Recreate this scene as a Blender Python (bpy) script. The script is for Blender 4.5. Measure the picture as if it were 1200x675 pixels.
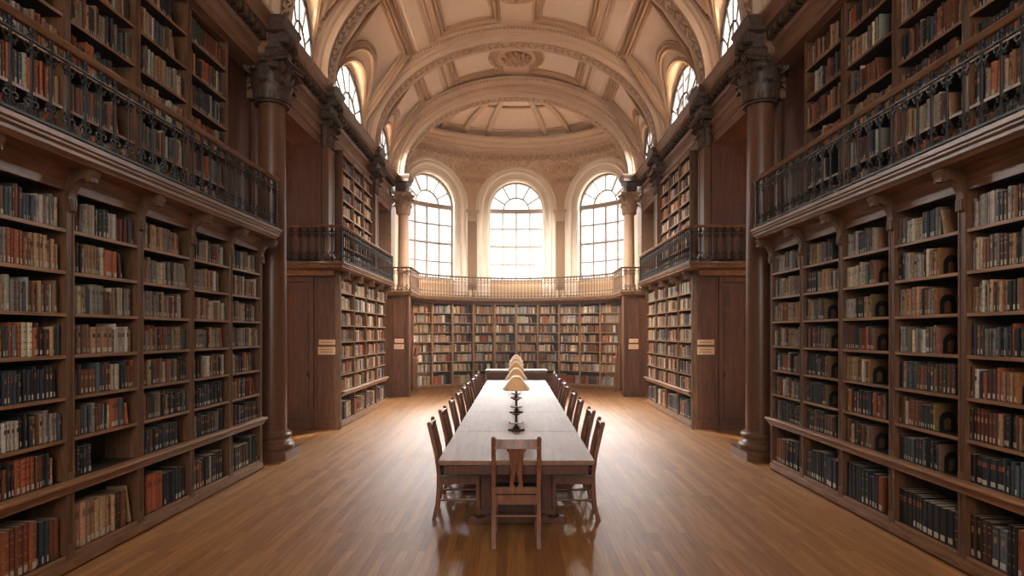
import bpy, bmesh, math, random
from mathutils import Vector, Matrix
R = random.Random(7)
PI = math.pi
scene = bpy.context.scene
C = scene.collection
for o in list(bpy.data.objects):
    bpy.data.objects.remove(o)

# ------------------------------------------------------------------ camera, world, lights, exposure
cam_d = bpy.data.cameras.new('camera')
cam = bpy.data.objects.new('camera', cam_d)
C.objects.link(cam)
cam.location = (0, 0, 1.9)
cam.rotation_euler = (PI / 2, 0, 0)
cam_d.lens = 21.0
cam_d.sensor_width = 36.0
cam_d.shift_x = -5 / 1200
cam_d.shift_y = 52.5 / 1200
scene.camera = cam
FPX = 700.0

vs = scene.view_settings
scene.display_settings.display_device = 'sRGB'
vs.view_transform = 'Standard'
vs.look = 'None'
vs.gamma = 1.0
vs.use_curve_mapping = False
vs.exposure = 0.16

w = bpy.data.worlds.new('sky')
scene.world = w
w.use_nodes = True
bg = w.node_tree.nodes['Background']
bg.inputs[0].default_value = (1.0, 0.98, 0.96, 1)
bg.inputs[1].default_value = 1.9

SKY_APSE, SKY_SIDE, REAR_FILL = 138.0, 450.0, 9.0

def area(name, loc, target, sx, sy, radiance, col=(1, .97, .93)):
    d = bpy.data.lights.new(name, 'AREA')
    d.shape = 'RECTANGLE'
    d.size, d.size_y = sx, sy
    d.energy = radiance * PI * sx * sy
    d.color = col
    o = bpy.data.objects.new(name, d)
    C.objects.link(o)
    o.location = loc
    v = Vector(target) - Vector(loc)
    o.rotation_euler = v.to_track_quat('-Z', 'Y').to_euler()
    return o

# daylight: the bright upper sky beyond the apse windows, beyond the lunettes; plus a fill light added behind the camera
APSE_C = 17.35
APSE_R = 4.4
WIN_ANG = math.radians(42.5)
for k, th in enumerate((-WIN_ANG, 0, WIN_ANG)):
    p = Vector((math.sin(th) * (APSE_R + 14), APSE_C + math.cos(th) * (APSE_R + 14), 14.6))
    q = Vector((math.sin(th) * APSE_R, APSE_C + math.cos(th) * APSE_R, 5.6))
    area('sky_glow_beyond_apse', p, q, 12, 6, SKY_APSE)
LUN = [(10.25, .62, 1.15), (13.3, 1.12, 1.1), (16.65, .72, .95)]
for sd in (-1, 1):
    area('sky_glow_beyond_lunettes', (sd * 12, 4.0, 13.2), (sd * 4, 13.3, 7.2), 9, 6, SKY_SIDE, (1, .94, .85))
area('rear_fill_light', (0, -6.2, 5.0), (0, 0, 3.2), 5.6, 5.0, REAR_FILL, (1, .93, .85))  # unseen fill light added to brighten the hall from behind

# ------------------------------------------------------------------ materials
def lin(c):
    return tuple(((v / 255) / 12.92 if v / 255 <= .04045 else ((v / 255 + .055) / 1.055) ** 2.4) for v in c)

def newmat(name):
    m = bpy.data.materials.new(name)
    m.use_nodes = True
    nt = m.node_tree
    b = nt.nodes['Principled BSDF']
    return m, nt, b

def N(nt, t, **kw):
    n = nt.nodes.new(t)
    for k, v in kw.items():
        setattr(n, k, v)
    return n

def wood(name, c1, c2, scale=(14, 1.2, 14), rough=.45, bump=.08, spec=.5):
    m, nt, b = newmat(name)
    tc = N(nt, 'ShaderNodeTexCoord')
    mp = N(nt, 'ShaderNodeMapping')
    mp.inputs['Scale'].default_value = scale
    nz = N(nt, 'ShaderNodeTexNoise')
    nz.inputs['Scale'].default_value = 2.2
    nz.inputs['Detail'].default_value = 5
    nz.inputs['Distortion'].default_value = .6
    cr = N(nt, 'ShaderNodeValToRGB')
    cr.color_ramp.elements[0].position = .3
    cr.color_ramp.elements[0].color = (*lin(c1), 1)
    cr.color_ramp.elements[1].position = .72
    cr.color_ramp.elements[1].color = (*lin(c2), 1)
    bp = N(nt, 'ShaderNodeBump')
    bp.inputs['Strength'].default_value = bump
    bp.inputs['Distance'].default_value = .01
    L = nt.links.new
    L(tc.outputs['Object'], mp.inputs[0]); L(mp.outputs[0], nz.inputs['Vector'])
    L(nz.outputs[0], cr.inputs[0]); L(cr.outputs[0], b.inputs['Base Color'])
    L(nz.outputs[0], bp.inputs['Height']); L(bp.outputs[0], b.inputs['Normal'])
    b.inputs['Roughness'].default_value = rough
    b.inputs['Specular IOR Level'].default_value = spec
    return m

def plaster(name, col, var=.06, bump=.1, bscale=30, orn=None):
    m, nt, b = newmat(name)
    tc = N(nt, 'ShaderNodeTexCoord')
    nz = N(nt, 'ShaderNodeTexNoise')
    nz.inputs['Scale'].default_value = 2.5
    nz.inputs['Detail'].default_value = 6
    cr = N(nt, 'ShaderNodeValToRGB')
    c = lin(col)
    cr.color_ramp.elements[0].color = (*[v * (1 - var * 2.2) for v in c], 1)
    cr.color_ramp.elements[1].color = (*[min(1, v * (1 + var)) for v in c], 1)
    L = nt.links.new
    L(tc.outputs['Object'], nz.inputs['Vector']); L(nz.outputs[0], cr.inputs[0])
    out = cr.outputs[0]
    if orn:
        vo = N(nt, 'ShaderNodeTexVoronoi', feature='DISTANCE_TO_EDGE')
        vo.inputs['Scale'].default_value = orn[1]
        n2 = N(nt, 'ShaderNodeTexNoise')
        n2.inputs['Scale'].default_value = orn[1] * .9
        n2.inputs['Detail'].default_value = 3
        n2.inputs['Distortion'].default_value = 1.6
        L(tc.outputs['Object'], vo.inputs['Vector']); L(tc.outputs['Object'], n2.inputs['Vector'])
        c2 = N(nt, 'ShaderNodeValToRGB')
        c2.color_ramp.elements[0].position = .45
        c2.color_ramp.elements[1].position = .58
        mx = N(nt, 'ShaderNodeMix', data_type='RGBA')
        L(n2.outputs[0], c2.inputs[0]); L(c2.outputs[0], mx.inputs[0])
        L(out, mx.inputs[6]); mx.inputs[7].default_value = (*lin(orn[0]), 1)
        out = mx.outputs[2]
        bp = N(nt, 'ShaderNodeBump')
        bp.inputs['Strength'].default_value = .5
        bp.inputs['Distance'].default_value = .02
        L(c2.outputs[0], bp.inputs['Height']); L(bp.outputs[0], b.inputs['Normal'])
    else:
        n2 = N(nt, 'ShaderNodeTexNoise')
        n2.inputs['Scale'].default_value = bscale
        bp = N(nt, 'ShaderNodeBump')
        bp.inputs['Strength'].default_value = bump
        bp.inputs['Distance'].default_value = .01
        L(tc.outputs['Object'], n2.inputs['Vector']); L(n2.outputs[0], bp.inputs['Height'])
        L(bp.outputs[0], b.inputs['Normal'])
    L(out, b.inputs['Base Color'])
    b.inputs['Roughness'].default_value = .75
    b.inputs['Specular IOR Level'].default_value = .25
    return m

def plain(name, col, rough=.5, metal=0.0, spec=.5, var=.15, scale=12):
    m, nt, b = newmat(name)
    tc = N(nt, 'ShaderNodeTexCoord')
    nz = N(nt, 'ShaderNodeTexNoise')
    nz.inputs['Scale'].default_value = scale
    nz.inputs['Detail'].default_value = 4
    cr = N(nt, 'ShaderNodeValToRGB')
    c = lin(col)
    cr.color_ramp.elements[0].color = (*[v * (1 - var) for v in c], 1)
    cr.color_ramp.elements[1].color = (*[min(1, v * (1 + var)) for v in c], 1)
    nt.links.new(tc.outputs['Object'], nz.inputs['Vector'])
    nt.links.new(nz.outputs[0], cr.inputs[0])
    nt.links.new(cr.outputs[0], b.inputs['Base Color'])
    b.inputs['Roughness'].default_value = rough
    b.inputs['Metallic'].default_value = metal
    b.inputs['Specular IOR Level'].default_value = spec
    return m

M = {}
M['case'] = wood('bookcase_wood', (72, 46, 28), (116, 79, 49), (10, 10, 1.2), .5)
M['case_long'] = wood('moulding_wood', (92, 61, 38), (148, 104, 67), (10, 1.0, 10), .42)
M['back'] = wood('shaded_shelf_wood', (26, 18, 14), (40, 27, 20), (10, 10, 1.2), .65)  # near-black: the shade inside the shelves is put into the colour
M['edge'] = wood('lightened_edge_wood', (114, 78, 50), (168, 120, 80), (10, 1.0, 10), .42)  # lighter wood: shelf-edge highlights put into the colour; also the ledges
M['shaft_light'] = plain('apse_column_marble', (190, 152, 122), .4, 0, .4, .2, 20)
M['panel'] = wood('panel_wood', (78, 43, 25), (112, 67, 40), (7, 7, .9), .45)
M['ent'] = wood('entablature_wood', (112, 80, 58), (150, 112, 84), (8, .8, 8), .5)
M['carved'] = wood('carved_dark_shaded_wood', (58, 42, 33), (96, 72, 56), (9, 9, 9), .5, .3)  # dark carved wood; on the cornice breaks it paints their unlit faces
M['shaft'] = plain('column_marble', (108, 74, 52), .34, 0, .5, .5, 34)
M['plaster'] = plaster('cream_plaster', (226, 206, 186))
M['plaster_rib'] = plaster('rib_plaster', (206, 180, 156))
M['pil_shaft'] = plaster('pilaster_shaft_plaster', (146, 114, 88))
M['mould'] = plaster('moulding_shade_plaster', (184, 154, 126))  # darker tan: shade of the mouldings put into the colour
M['plaster_orn'] = plaster('ornament_plaster', (190, 160, 134))
M['frieze'] = plaster('frieze_plaster', (222, 196, 168), orn=((192, 164, 138), 9.0))
M['surround'] = plaster('window_surround_plaster', (236, 222, 204))
M['drum'] = plaster('apse_plaster', (204, 172, 138))
M['iron'] = plain('wrought_iron', (34, 30, 28), .5, 0, .3, .3, 40)
M['rail_bronze'] = plain('bronze_railing', (104, 76, 54), .45, .3, .5, .3, 40)
M['lampmetal'] = plain('lamp_bronze', (66, 50, 40), .4, .7, .5, .3, 30)
M['chair'] = wood('chair_wood', (92, 54, 35), (138, 86, 58), (14, 14, 3), .38)
M['table'] = wood('table_wood', (118, 82, 60), (146, 104, 76), (9, .7, 9), .54, .03, .65)
M['table_leg'] = wood('table_leg_wood', (64, 36, 24), (98, 56, 36), (10, 10, 2), .4)
M['leather'] = plain('black_leather', (30, 30, 32), .38, 0, .5, .2, 50)
M['page'] = plain('book_paper', (196, 178, 150), .8, 0, .2, .12, 60)
M['label'] = plain('paper_label', (184, 174, 156), .7, 0, .2, .18, 90)
M['brass'] = plain('brass_plate', (226, 184, 144), .5, 0, .4, .15, 40)
M['ink'] = plain('engraved_ink', (120, 82, 58), .7, 0, .2, .1, 20)
M['metal'] = plain('black_sheet_steel', (26, 25, 25), .5, .3, .5, .15, 30)
M['sash'] = plain('window_paint', (150, 136, 122), .45, 0, .4, .06, 20)
M['dimming_block'] = plain('dimming_block_grey', (58, 62, 70), .9, 0, .2, .2, 3)  # tone of the added block that dims the right lunette

def book_mat():
    m, nt, b = newmat('book_cloth')
    at = N(nt, 'ShaderNodeAttribute', attribute_name='Col')
    tc = N(nt, 'ShaderNodeTexCoord')
    nz = N(nt, 'ShaderNodeTexNoise')
    nz.inputs['Scale'].default_value = 45
    nz.inputs['Detail'].default_value = 5
    mr = N(nt, 'ShaderNodeMapRange')
    mr.inputs['From Min'].default_value = .25
    mr.inputs['From Max'].default_value = .75
    mr.inputs['To Min'].default_value = .7
    mr.inputs['To Max'].default_value = 1.25
    mx = N(nt, 'ShaderNodeMix', data_type='RGBA', blend_type='MULTIPLY')
    mx.inputs[0].default_value = 1
    L = nt.links.new
    L(tc.outputs['Object'], nz.inputs['Vector']); L(nz.outputs[0], mr.inputs[0])
    L(at.outputs['Color'], mx.inputs[6]); L(mr.outputs[0], mx.inputs[7])
    L(mx.outputs[2], b.inputs['Base Color'])
    b.inputs['Roughness'].default_value = .55
    b.inputs['Specular IOR Level'].default_value = .35
    return m
M['book'] = book_mat()

def floor_mat():
    m, nt, b = newmat('floor_boards')
    tc = N(nt, 'ShaderNodeTexCoord')
    mp = N(nt, 'ShaderNodeMapping')
    mp.inputs['Rotation'].default_value = (0, 0, PI / 2)
    br = N(nt, 'ShaderNodeTexBrick')
    br.offset = .37
    br.inputs['Scale'].default_value = 1
    br.inputs['Brick Width'].default_value = 1.3
    br.inputs['Row Height'].default_value = .078
    br.inputs['Mortar Size'].default_value = .0014
    br.inputs['Mortar Smooth'].default_value = .2
    br.inputs['Bias'].default_value = 0
    br.inputs['Color1'].default_value = (*lin((144, 96, 54)), 1)
    br.inputs['Color2'].default_value = (*lin((174, 122, 70)), 1)
    br.inputs['Mortar'].default_value = (*lin((116, 76, 48)), 1)
    m2 = N(nt, 'ShaderNodeMapping')
    m2.inputs['Scale'].default_value = (22, 1.1, 1)
    nz = N(nt, 'ShaderNodeTexNoise')
    nz.inputs['Scale'].default_value = 2
    nz.inputs['Detail'].default_value = 6
    mr = N(nt, 'ShaderNodeMapRange')
    mr.inputs['From Min'].default_value = .3
    mr.inputs['From Max'].default_value = .7
    mr.inputs['To Min'].default_value = .78
    mr.inputs['To Max'].default_value = 1.18
    mx = N(nt, 'ShaderNodeMix', data_type='RGBA', blend_type='MULTIPLY')
    mx.inputs[0].default_value = 1
    n3 = N(nt, 'ShaderNodeTexNoise')
    n3.inputs['Scale'].default_value = .9
    n3.inputs['Detail'].default_value = 4
    rr = N(nt, 'ShaderNodeMapRange')
    rr.inputs['To Min'].default_value = .44
    rr.inputs['To Max'].default_value = .58
    bp = N(nt, 'ShaderNodeBump')
    bp.inputs['Strength'].default_value = .12
    bp.inputs['Distance'].default_value = .004
    L = nt.links.new
    L(tc.outputs['Object'], mp.inputs[0]); L(mp.outputs[0], br.inputs['Vector'])
    L(tc.outputs['Object'], m2.inputs[0]); L(m2.outputs[0], nz.inputs['Vector'])
    L(nz.outputs[0], mr.inputs[0]); L(br.outputs['Color'], mx.inputs[6]); L(mr.outputs[0], mx.inputs[7])
    L(mx.outputs[2], b.inputs['Base Color'])
    L(tc.outputs['Object'], n3.inputs['Vector']); L(n3.outputs[0], rr.inputs[0]); L(rr.outputs[0], b.inputs['Roughness'])
    L(nz.outputs[0], bp.inputs['Height']); L(bp.outputs[0], b.inputs['Normal'])
    b.inputs['Specular IOR Level'].default_value = .42
    return m
M['floor'] = floor_mat()

def glass_mat():
    m, nt, b = newmat('window_glass')
    nt.nodes.remove(b)
    out = nt.nodes['Material Output']
    tr = N(nt, 'ShaderNodeBsdfTransparent')
    tr.inputs[0].default_value = (.97, .97, .96, 1)
    gl = N(nt, 'ShaderNodeBsdfGlossy')
    gl.inputs['Roughness'].default_value = .05
    mx = N(nt, 'ShaderNodeMixShader')
    mx.inputs[0].default_value = .06
    nt.links.new(tr.outputs[0], mx.inputs[1]); nt.links.new(gl.outputs[0], mx.inputs[2])
    nt.links.new(mx.outputs[0], out.inputs[0])
    return m
M['glass'] = glass_mat()

def shade_mat(name, col):
    m, nt, b = newmat(name)
    nt.nodes.remove(b)
    out = nt.nodes['Material Output']
    nz = N(nt, 'ShaderNodeTexNoise')
    nz.inputs['Scale'].default_value = 80
    cr = N(nt, 'ShaderNodeValToRGB')
    c = lin(col)
    cr.color_ramp.elements[0].color = (*[v * .85 for v in c], 1)
    cr.color_ramp.elements[1].color = (*c, 1)
    df = N(nt, 'ShaderNodeBsdfDiffuse')
    tl = N(nt, 'ShaderNodeBsdfTranslucent')
    mx = N(nt, 'ShaderNodeMixShader')
    mx.inputs[0].default_value = .65
    L = nt.links.new
    L(nz.outputs[0], cr.inputs[0]); L(cr.outputs[0], df.inputs[0]); L(cr.outputs[0], tl.inputs[0])
    L(df.outputs[0], mx.inputs[1]); L(tl.outputs[0], mx.inputs[2]); L(mx.outputs[0], out.inputs[0])
    return m
M['shade'] = shade_mat('lit_linen_shade', (246, 240, 230))  # pale copy: light on shade sides and rims put into the colour
M['shade_unlit'] = shade_mat('unlit_linen_shade', (206, 164, 124))  # tan copy: the unlit end panels, their shade put into the colour

# ------------------------------------------------------------------ mesh helpers
def vec(*a):
    return Vector(a)

class MB:
    def __init__(self):
        self.v, self.f, self.m, self.c = [], [], [], []
    def add(self, verts, faces, mat=0, col=None):
        b = len(self.v)
        self.v.extend([tuple(p) for p in verts])
        for i, f in enumerate(faces):
            self.f.append([b + k for k in f])
            self.m.append(mat)
            self.c.append(col[i] if isinstance(col, list) else col)
    def box(self, x0, x1, y0, y1, z0, z1, mat=0, T=None, col=None):
        P = [(x0, y0, z0), (x1, y0, z0), (x1, y1, z0), (x0, y1, z0), (x0, y0, z1), (x1, y0, z1), (x1, y1, z1), (x0, y1, z1)]
        if T: P = [T(*p) for p in P]
        self.add(P, [(0, 3, 2, 1), (4, 5, 6, 7), (0, 1, 5, 4), (1, 2, 6, 5), (2, 3, 7, 6), (3, 0, 4, 7)], mat, col)
    def prism(self, poly, z0, z1, mat=0, T=None):
        n = len(poly)
        P = [(a, b, z0) for a, b in poly] + [(a, b, z1) for a, b in poly]
        if T: P = [T(*p) for p in P]
        F = [tuple(range(n))[::-1], tuple(range(n, 2 * n))] + [(i, (i + 1) % n, n + (i + 1) % n, n + i) for i in range(n)]
        self.add(P, F, mat)
    def grid(self, rows, mat=0, closed_u=False):
        nr, nc = len(rows), len(rows[0])
        P = [p for r in rows for p in r]
        F = []
        for i in range(nr - 1):
            for j in range(nc - (0 if closed_u else 1)):
                k = (j + 1) % nc
                F.append((i * nc + j, i * nc + k, (i + 1) * nc + k, (i + 1) * nc + j))
        self.add(P, F, mat)
    def lathe(self, prof, cx=0, cy=0, n=20, mat=0, z0=0):
        rows = []
        for r, z in prof:
            rows.append([(cx + r * math.cos(2 * PI * i / n), cy + r * math.sin(2 * PI * i / n), z + z0) for i in range(n)])
        self.grid(rows, mat, True)
        b = len(self.v)
        nr = len(prof)
        base = b - nr * n
        self.f.append([base + i for i in range(n)][::-1]); self.m.append(mat); self.c.append(None)
        self.f.append([base + (nr - 1) * n + i for i in range(n)]); self.m.append(mat); self.c.append(None)
    def tube(self, path, r, n=6, mat=0, closed=False):
        path = [Vector(p) for p in path]
        rows = []
        m_ = len(path)
        ref = None
        for i, p in enumerate(path):
            if closed:
                t = path[(i + 1) % m_] - path[i - 1]
            else:
                t = path[min(i + 1, m_ - 1)] - path[max(i - 1, 0)]
            t.normalize()
            if ref is None:
                ref = Vector((0, 0, 1)) if abs(t.z) < .9 else Vector((1, 0, 0))
            s = t.cross(ref)
            if s.length < 1e-5:
                s = t.orthogonal()
            s.normalize()
            u = s.cross(t)
            ref = u
            rr = r(i / (m_ - 1)) if callable(r) else r
            rows.append([p + s * math.cos(2 * PI * k / n) * rr + u * math.sin(2 * PI * k / n) * rr for k in range(n)])
        if closed:
            rows.append(rows[0])
        self.grid(rows, mat, True)
        if not closed:
            b = len(self.v) - m_ * n
            self.add([], [], mat)
            self.f.append([b + k for k in range(n)][::-1]); self.m.append(mat); self.c.append(None)
            self.f.append([b + (m_ - 1) * n + k for k in range(n)]); self.m.append(mat); self.c.append(None)
    def sweep3d(self, path, normals, prof, closed=False, mat=0, flip=1, closed_prof=True):
        path = [Vector(p) for p in path]
        m_ = len(path)
        rows = []
        for i in range(m_):
            nrm = Vector(normals[i] if isinstance(normals, list) else normals).normalized()
            if closed or 0 < i < m_ - 1:
                t1 = (path[i] - path[i - 1]).normalized()
                t2 = (path[(i + 1) % m_] - path[i]).normalized()
            elif i == 0:
                t1 = t2 = (path[1] - path[0]).normalized()
            else:
                t1 = t2 = (path[i] - path[i - 1]).normalized()
            t = (t1 + t2)
            if t.length < 1e-6: t = t2
            t.normalize()
            s = t.cross(nrm).normalized() * flip
            sc = 1 / max(.4, t.dot(t2))
            rows.append([path[i] + s * (a * sc) + nrm * b for a, b in prof])
        if closed:
            rows.append(rows[0])
        self.grid(rows, mat, closed_prof)
        if not closed and closed_prof:
            n = len(prof)
            b = len(self.v) - m_ * n
            self.f.append([b + k for k in range(n)][::-1]); self.m.append(mat); self.c.append(None)
            self.f.append([b + (m_ - 1) * n + k for k in range(n)]); self.m.append(mat); self.c.append(None)
    def sweep_plan(self, path, prof, sign=1, mat=0):
        """prof points (p, z): p offsets to the left (sign=1) of the plan path, z is absolute."""
        P3 = [Vector((x, y, 0)) for x, y in path]
        self.sweep3d(P3, (0, 0, 1), prof, False, mat, -sign)
    def blob(self, c, rx, ry, rz, mat=0, n=6, T=None):
        rows = []
        for i in range(5):
            ph = -PI / 2 + PI * (i * .998 + .004) / 4
            rows.append([(c[0] + rx * math.cos(ph) * math.cos(2 * PI * k / n), c[1] + ry * math.cos(ph) * math.sin(2 * PI * k / n), c[2] + rz * math.sin(ph)) for k in range(n)])
        self.grid(rows, mat, True)
    def build(self, name, mats, parent=None, smooth=.6, recalc=True, loc=None):
        if not isinstance(mats, (list, tuple)): mats = [mats]
        me = bpy.data.meshes.new(name)
        vv = self.v
        if loc is not None:
            vv = [(p[0] - loc[0], p[1] - loc[1], p[2] - loc[2]) for p in vv]
        me.from_pydata(vv, [], self.f)
        for mt in mats: me.materials.append(mt)
        me.polygons.foreach_set('material_index', self.m)
        if any(c is not None for c in self.c):
            at = me.attributes.new('Col', 'FLOAT_COLOR', 'FACE')
            flat = []
            for c in self.c:
                c = c or (.5, .5, .5)
                flat += [c[0], c[1], c[2], 1.0]
            at.data.foreach_set('color', flat)
        if recalc:
            bm = bmesh.new(); bm.from_mesh(me)
            bmesh.ops.recalc_face_normals(bm, faces=bm.faces)
            bm.to_mesh(me); bm.free()
        if smooth:
            me.polygons.foreach_set('use_smooth', [True] * len(me.polygons))
            me.set_sharp_from_angle(angle=smooth)
        me.update()
        o = bpy.data.objects.new(name, me)
        C.objects.link(o)
        if parent is not None: o.parent = parent
        if loc is not None: o.location = loc
        return o

def tag(o, label=None, cat=None, group=None, kind=None):
    if label: o['label'] = label
    if cat: o['category'] = cat
    if group: o['group'] = group
    if kind: o['kind'] = kind
    return o

def thing(name, label, cat, loc=(0, 0, 0), rz=0, group=None):
    o = bpy.data.objects.new(name, None)
    o.empty_display_size = .1
    C.objects.link(o)
    o.location = loc
    o.rotation_euler = (0, 0, rz)
    return tag(o, label, cat, group)

def struct(o):
    o['kind'] = 'structure'
    return o

def copy_tree(o, loc=None, rz=None, label=None, group=None):
    c = o.copy(); C.objects.link(c)
    if loc is not None: c.location = loc
    if rz is not None: c.rotation_euler = (0, 0, rz)
    if label: c['label'] = label
    if group: c['group'] = group
    for ch in list(o.children):
        d = ch.copy(); C.objects.link(d); d.parent = c
        for g in list(ch.children):
            e = g.copy(); C.objects.link(e); e.parent = d
    return c

ORD = ['first', 'second', 'third', 'fourth', 'fifth', 'sixth', 'seventh', 'eighth', 'ninth', 'tenth', 'eleventh', 'twelfth',
       'thirteenth', 'fourteenth', 'fifteenth', 'sixteenth', 'seventeenth', 'eighteenth', 'nineteenth', 'twentieth', 'twenty-first',
       'twenty-second', 'twenty-third', 'twenty-fourth', 'twenty-fifth', 'twenty-sixth', 'twenty-seventh', 'twenty-eighth', 'twenty-ninth', 'thirtieth', 'thirty-first', 'thirty-second', 'thirty-third', 'thirty-fourth']
SIDE = {-1: 'left', 1: 'right'}

# ------------------------------------------------------------------ room shell
mb = MB(); mb.box(-6.5, 6.5, -5.6, 22.8, -.15, 0)
struct(mb.build('floor', M['floor'], smooth=0))

X1 = 3.55      # front of the near bookcases
X2 = 3.50      # front of the middle bookcases
Z1, Z2, Z3 = 3.33, 3.25, 3.13   # gallery floors

def panel_frame(mb, x0, x1, z0, z1, y, facing=-1, wd=.05, dp=.02, mat=0, T=None):
    """a raised moulding rectangle on a wall facing -y at depth y"""
    a, b = (y - dp, y) if facing < 0 else (y, y + dp)
    mb.box(x0, x1, a, b, z0, z0 + wd, mat, T)
    mb.box(x0, x1, a, b, z1 - wd, z1, mat, T)
    mb.box(x0, x0 + wd, a, b, z0 + wd, z1 - wd, mat, T)
    mb.box(x1 - wd, x1, a, b, z0 + wd, z1 - wd, mat, T)

for sd in (-1, 1):
    nm = SIDE[sd]
    T = lambda x, y, z, sd=sd: (sd * x, y, z)
    def wallbox(*a):
        m_ = MB(); m_.box(*a); struct(m_.build('wall_' + nm, M['panel'], smooth=0))
    wallbox(4.28, 4.6, -5.6, 8.5, 0, 6.6, 0, T)
    wallbox(4.13, 4.6, 8.34, 9.45, 0, 5.92, 0, T)               # pier behind the column
    wallbox(4.08, 4.13, 8.36, 8.44, 3.33, 5.9, 0, T)
    wallbox(4.06, 4.13, 9.3, 9.44, 0, 5.9, 0, T)
    wallbox(5.2, 5.4, 8.5, 18.2, 0, 6.6, 0, T)                 # outer wall of the recesses
    wallbox(3.88, 4.2, 11.9, 15.95, 0, 6.6, 0, T)              # wall behind the middle bookcases
    wallbox(3.72, 4.2, 11.36, 11.9, 3.3, 5.5, 0, T)            # pier with pilaster
    wallbox(3.72, 4.2, 15.1, 15.95, 3.3, 5.5, 0, T)
    m_ = MB(); m_.box(3.72, 5.3, 17.75, 18.3, 3.14, 6.6, 0, T); struct(m_.build('wall_' + nm, M['ent'], smooth=0))
    wallbox(3.9, 5.2, 8.4, 9.0, 5.9, 6.6, 0, T)
    wallbox(4.2, 5.4, 8.4, 18.2, 5.9, 6.0, 0, T)               # ceiling of the recesses
    # cross wall carrying the door and, on its end, the name plates
    mb = MB()
    mb.box(3.5, 4.02, 11.76, 11.9, 0, 3.2, 0, T)
    mb.box(4.62, 5.2, 11.76, 11.9, 0, 3.2, 0, T)
    mb.box(4.02, 4.62, 11.76, 11.9, 2.92, 3.2, 0, T)
    mb.box(3.5, 5.2, 11.74, 11.76, 0, .16, 0, T)
    mb.box(3.5, 3.98, 11.74, 11.76, 3.0, 3.1, 0, T)
    for (a, b) in ((.24, 1.45), (1.9, 2.95)):
        panel_frame(mb, 3.56, 3.95, a, b, 11.76, T=T, wd=.035)
    mb.box(3.98, 4.05, 11.71, 11.76, 0, 2.99, 0, T)
    mb.box(4.59, 4.66, 11.71, 11.76, 0, 2.99, 0, T)
    mb.box(3.98, 4.66, 11.7, 11.76, 2.9, 3.0, 0, T)
    # upper part of the cross wall seen through the opening over the gallery
    mb.box(3.9, 5.2, 11.76, 11.9, 3.25, 6.0, 0, T)
    panel_frame(mb, 4.1, 4.95, 3.45, 4.5, 11.76, T=T)
    panel_frame(mb, 4.1, 4.95, 4.65, 5.35, 11.76, T=T)
    struct(mb.build('wall_%s_cross' % nm, M['panel'], smooth=0))
    # door
    d = MB()
    d.box(4.03, 4.62, 11.80, 11.85, 0.01, 2.9, 0, T)
    for (a, b) in ((.2, 1.0), (1.25, 2.3), (2.42, 2.78)):
        panel_frame(d, 4.1, 4.55, a, b, 11.80, T=T, wd=.04, dp=.018)
    do = struct(d.build('door_1' if sd < 0 else 'door_2', M['panel'], smooth=0))
    h = MB()
    h.lathe([(0.001, 0), (.022, 0), (.022, .01), (.008, .014), (.008, .04), (.026, .05), (.028, .065), (.018, .078), (.001, .08)], n=14)
    h.v = [(sd * 4.1 + p[0], 11.80 - p[2], 1.08 + p[1]) for p in h.v]
    h.box(4.08, 4.12, 11.795, 11.803, .98, 1.17, 0, T)
    h.build('door_handle', M['lampmetal'], do)
    # block between the middle recess and the apse
    mb = MB()
    mb.box(3.2, 5.2, 17.7, 18.1, 0, 3.0, 0, T)
    mb.box(3.44, 3.9, 18.1, 19.86, 0, 3.0, 0, T)
    mb.box(3.2, 3.72, 17.68, 17.7, 0, .16, 0, T)
    for (a, b) in ((.24, 1.3), (1.75, 2.85)):
        panel_frame(mb, 3.27, 3.66, a, b, 17.7, T=T, wd=.035)
    mb.box(3.17, 3.23, 17.66, 17.72, 0, 3.0, 0, T)
    struct(mb.build('wall_%s_apse_end' % nm, M['panel'], smooth=0))
    # end panel of the middle block's low gallery wall hidden below, wall under recess two
    # entablature: fascia bands, then a cornice that breaks forward over every column
    lowp = [(.55, 5.5), (0, 5.5), (0, 5.66), (-.02, 5.67), (-.02, 5.84), (-.045, 5.86), (-.06, 5.9), (-.06, 5.93), (0, 5.95), (0, 6.05), (.55, 6.05)]
    near = [(.55, 5.88), (0, 5.88), (-.02, 5.9), (-.06, 5.93), (-.06, 5.97), (0, 5.99), (0, 6.05), (.55, 6.05)]
    upp = [(.5, 6.05), (0, 6.05), (0, 6.16), (-.03, 6.18), (-.05, 6.22), (-.05, 6.37), (-.17, 6.4), (-.17, 6.47), (-.2, 6.5), (-.25, 6.56), (-.25, 6.6), (.5, 6.6)]
    e = MB()
    def sw(path, prof):
        pth = [(sd * x, y) for x, y in path]
        e.sweep_plan(pth, prof, -sd * -1 if False else (1 if sd < 0 else -1))
    sw([(3.75, 9.15), (3.75, 18.1)], lowp)
    sw([(3.85, -5.6), (3.85, 9.15)], near)
    sw([(3.85, -5.6), (3.85, 8.9)], upp)
    sw([(3.75, 8.9), (3.75, 18.1)], upp)
    def brk(ya, yb, xf, xw):
        b0 = len(e.m)
        sw([(xw, ya), (xf, ya), (xf, yb), (xw, yb)], [(p * .6 if p < 0 else p * .3, z) for p, z in upp])
        for i in range(b0, len(e.m)): e.m[i] = 1  # dark wood puts the shade of the unlit faces into the breaks
    brk(8.95, 9.35, 3.56, 3.8)
    brk(11.44, 11.78, 3.56, 3.8)
    brk(15.22, 15.56, 3.56, 3.8)
    brk(17.8, 18.2, 3.3, 3.6)
    y = 3.0
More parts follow.
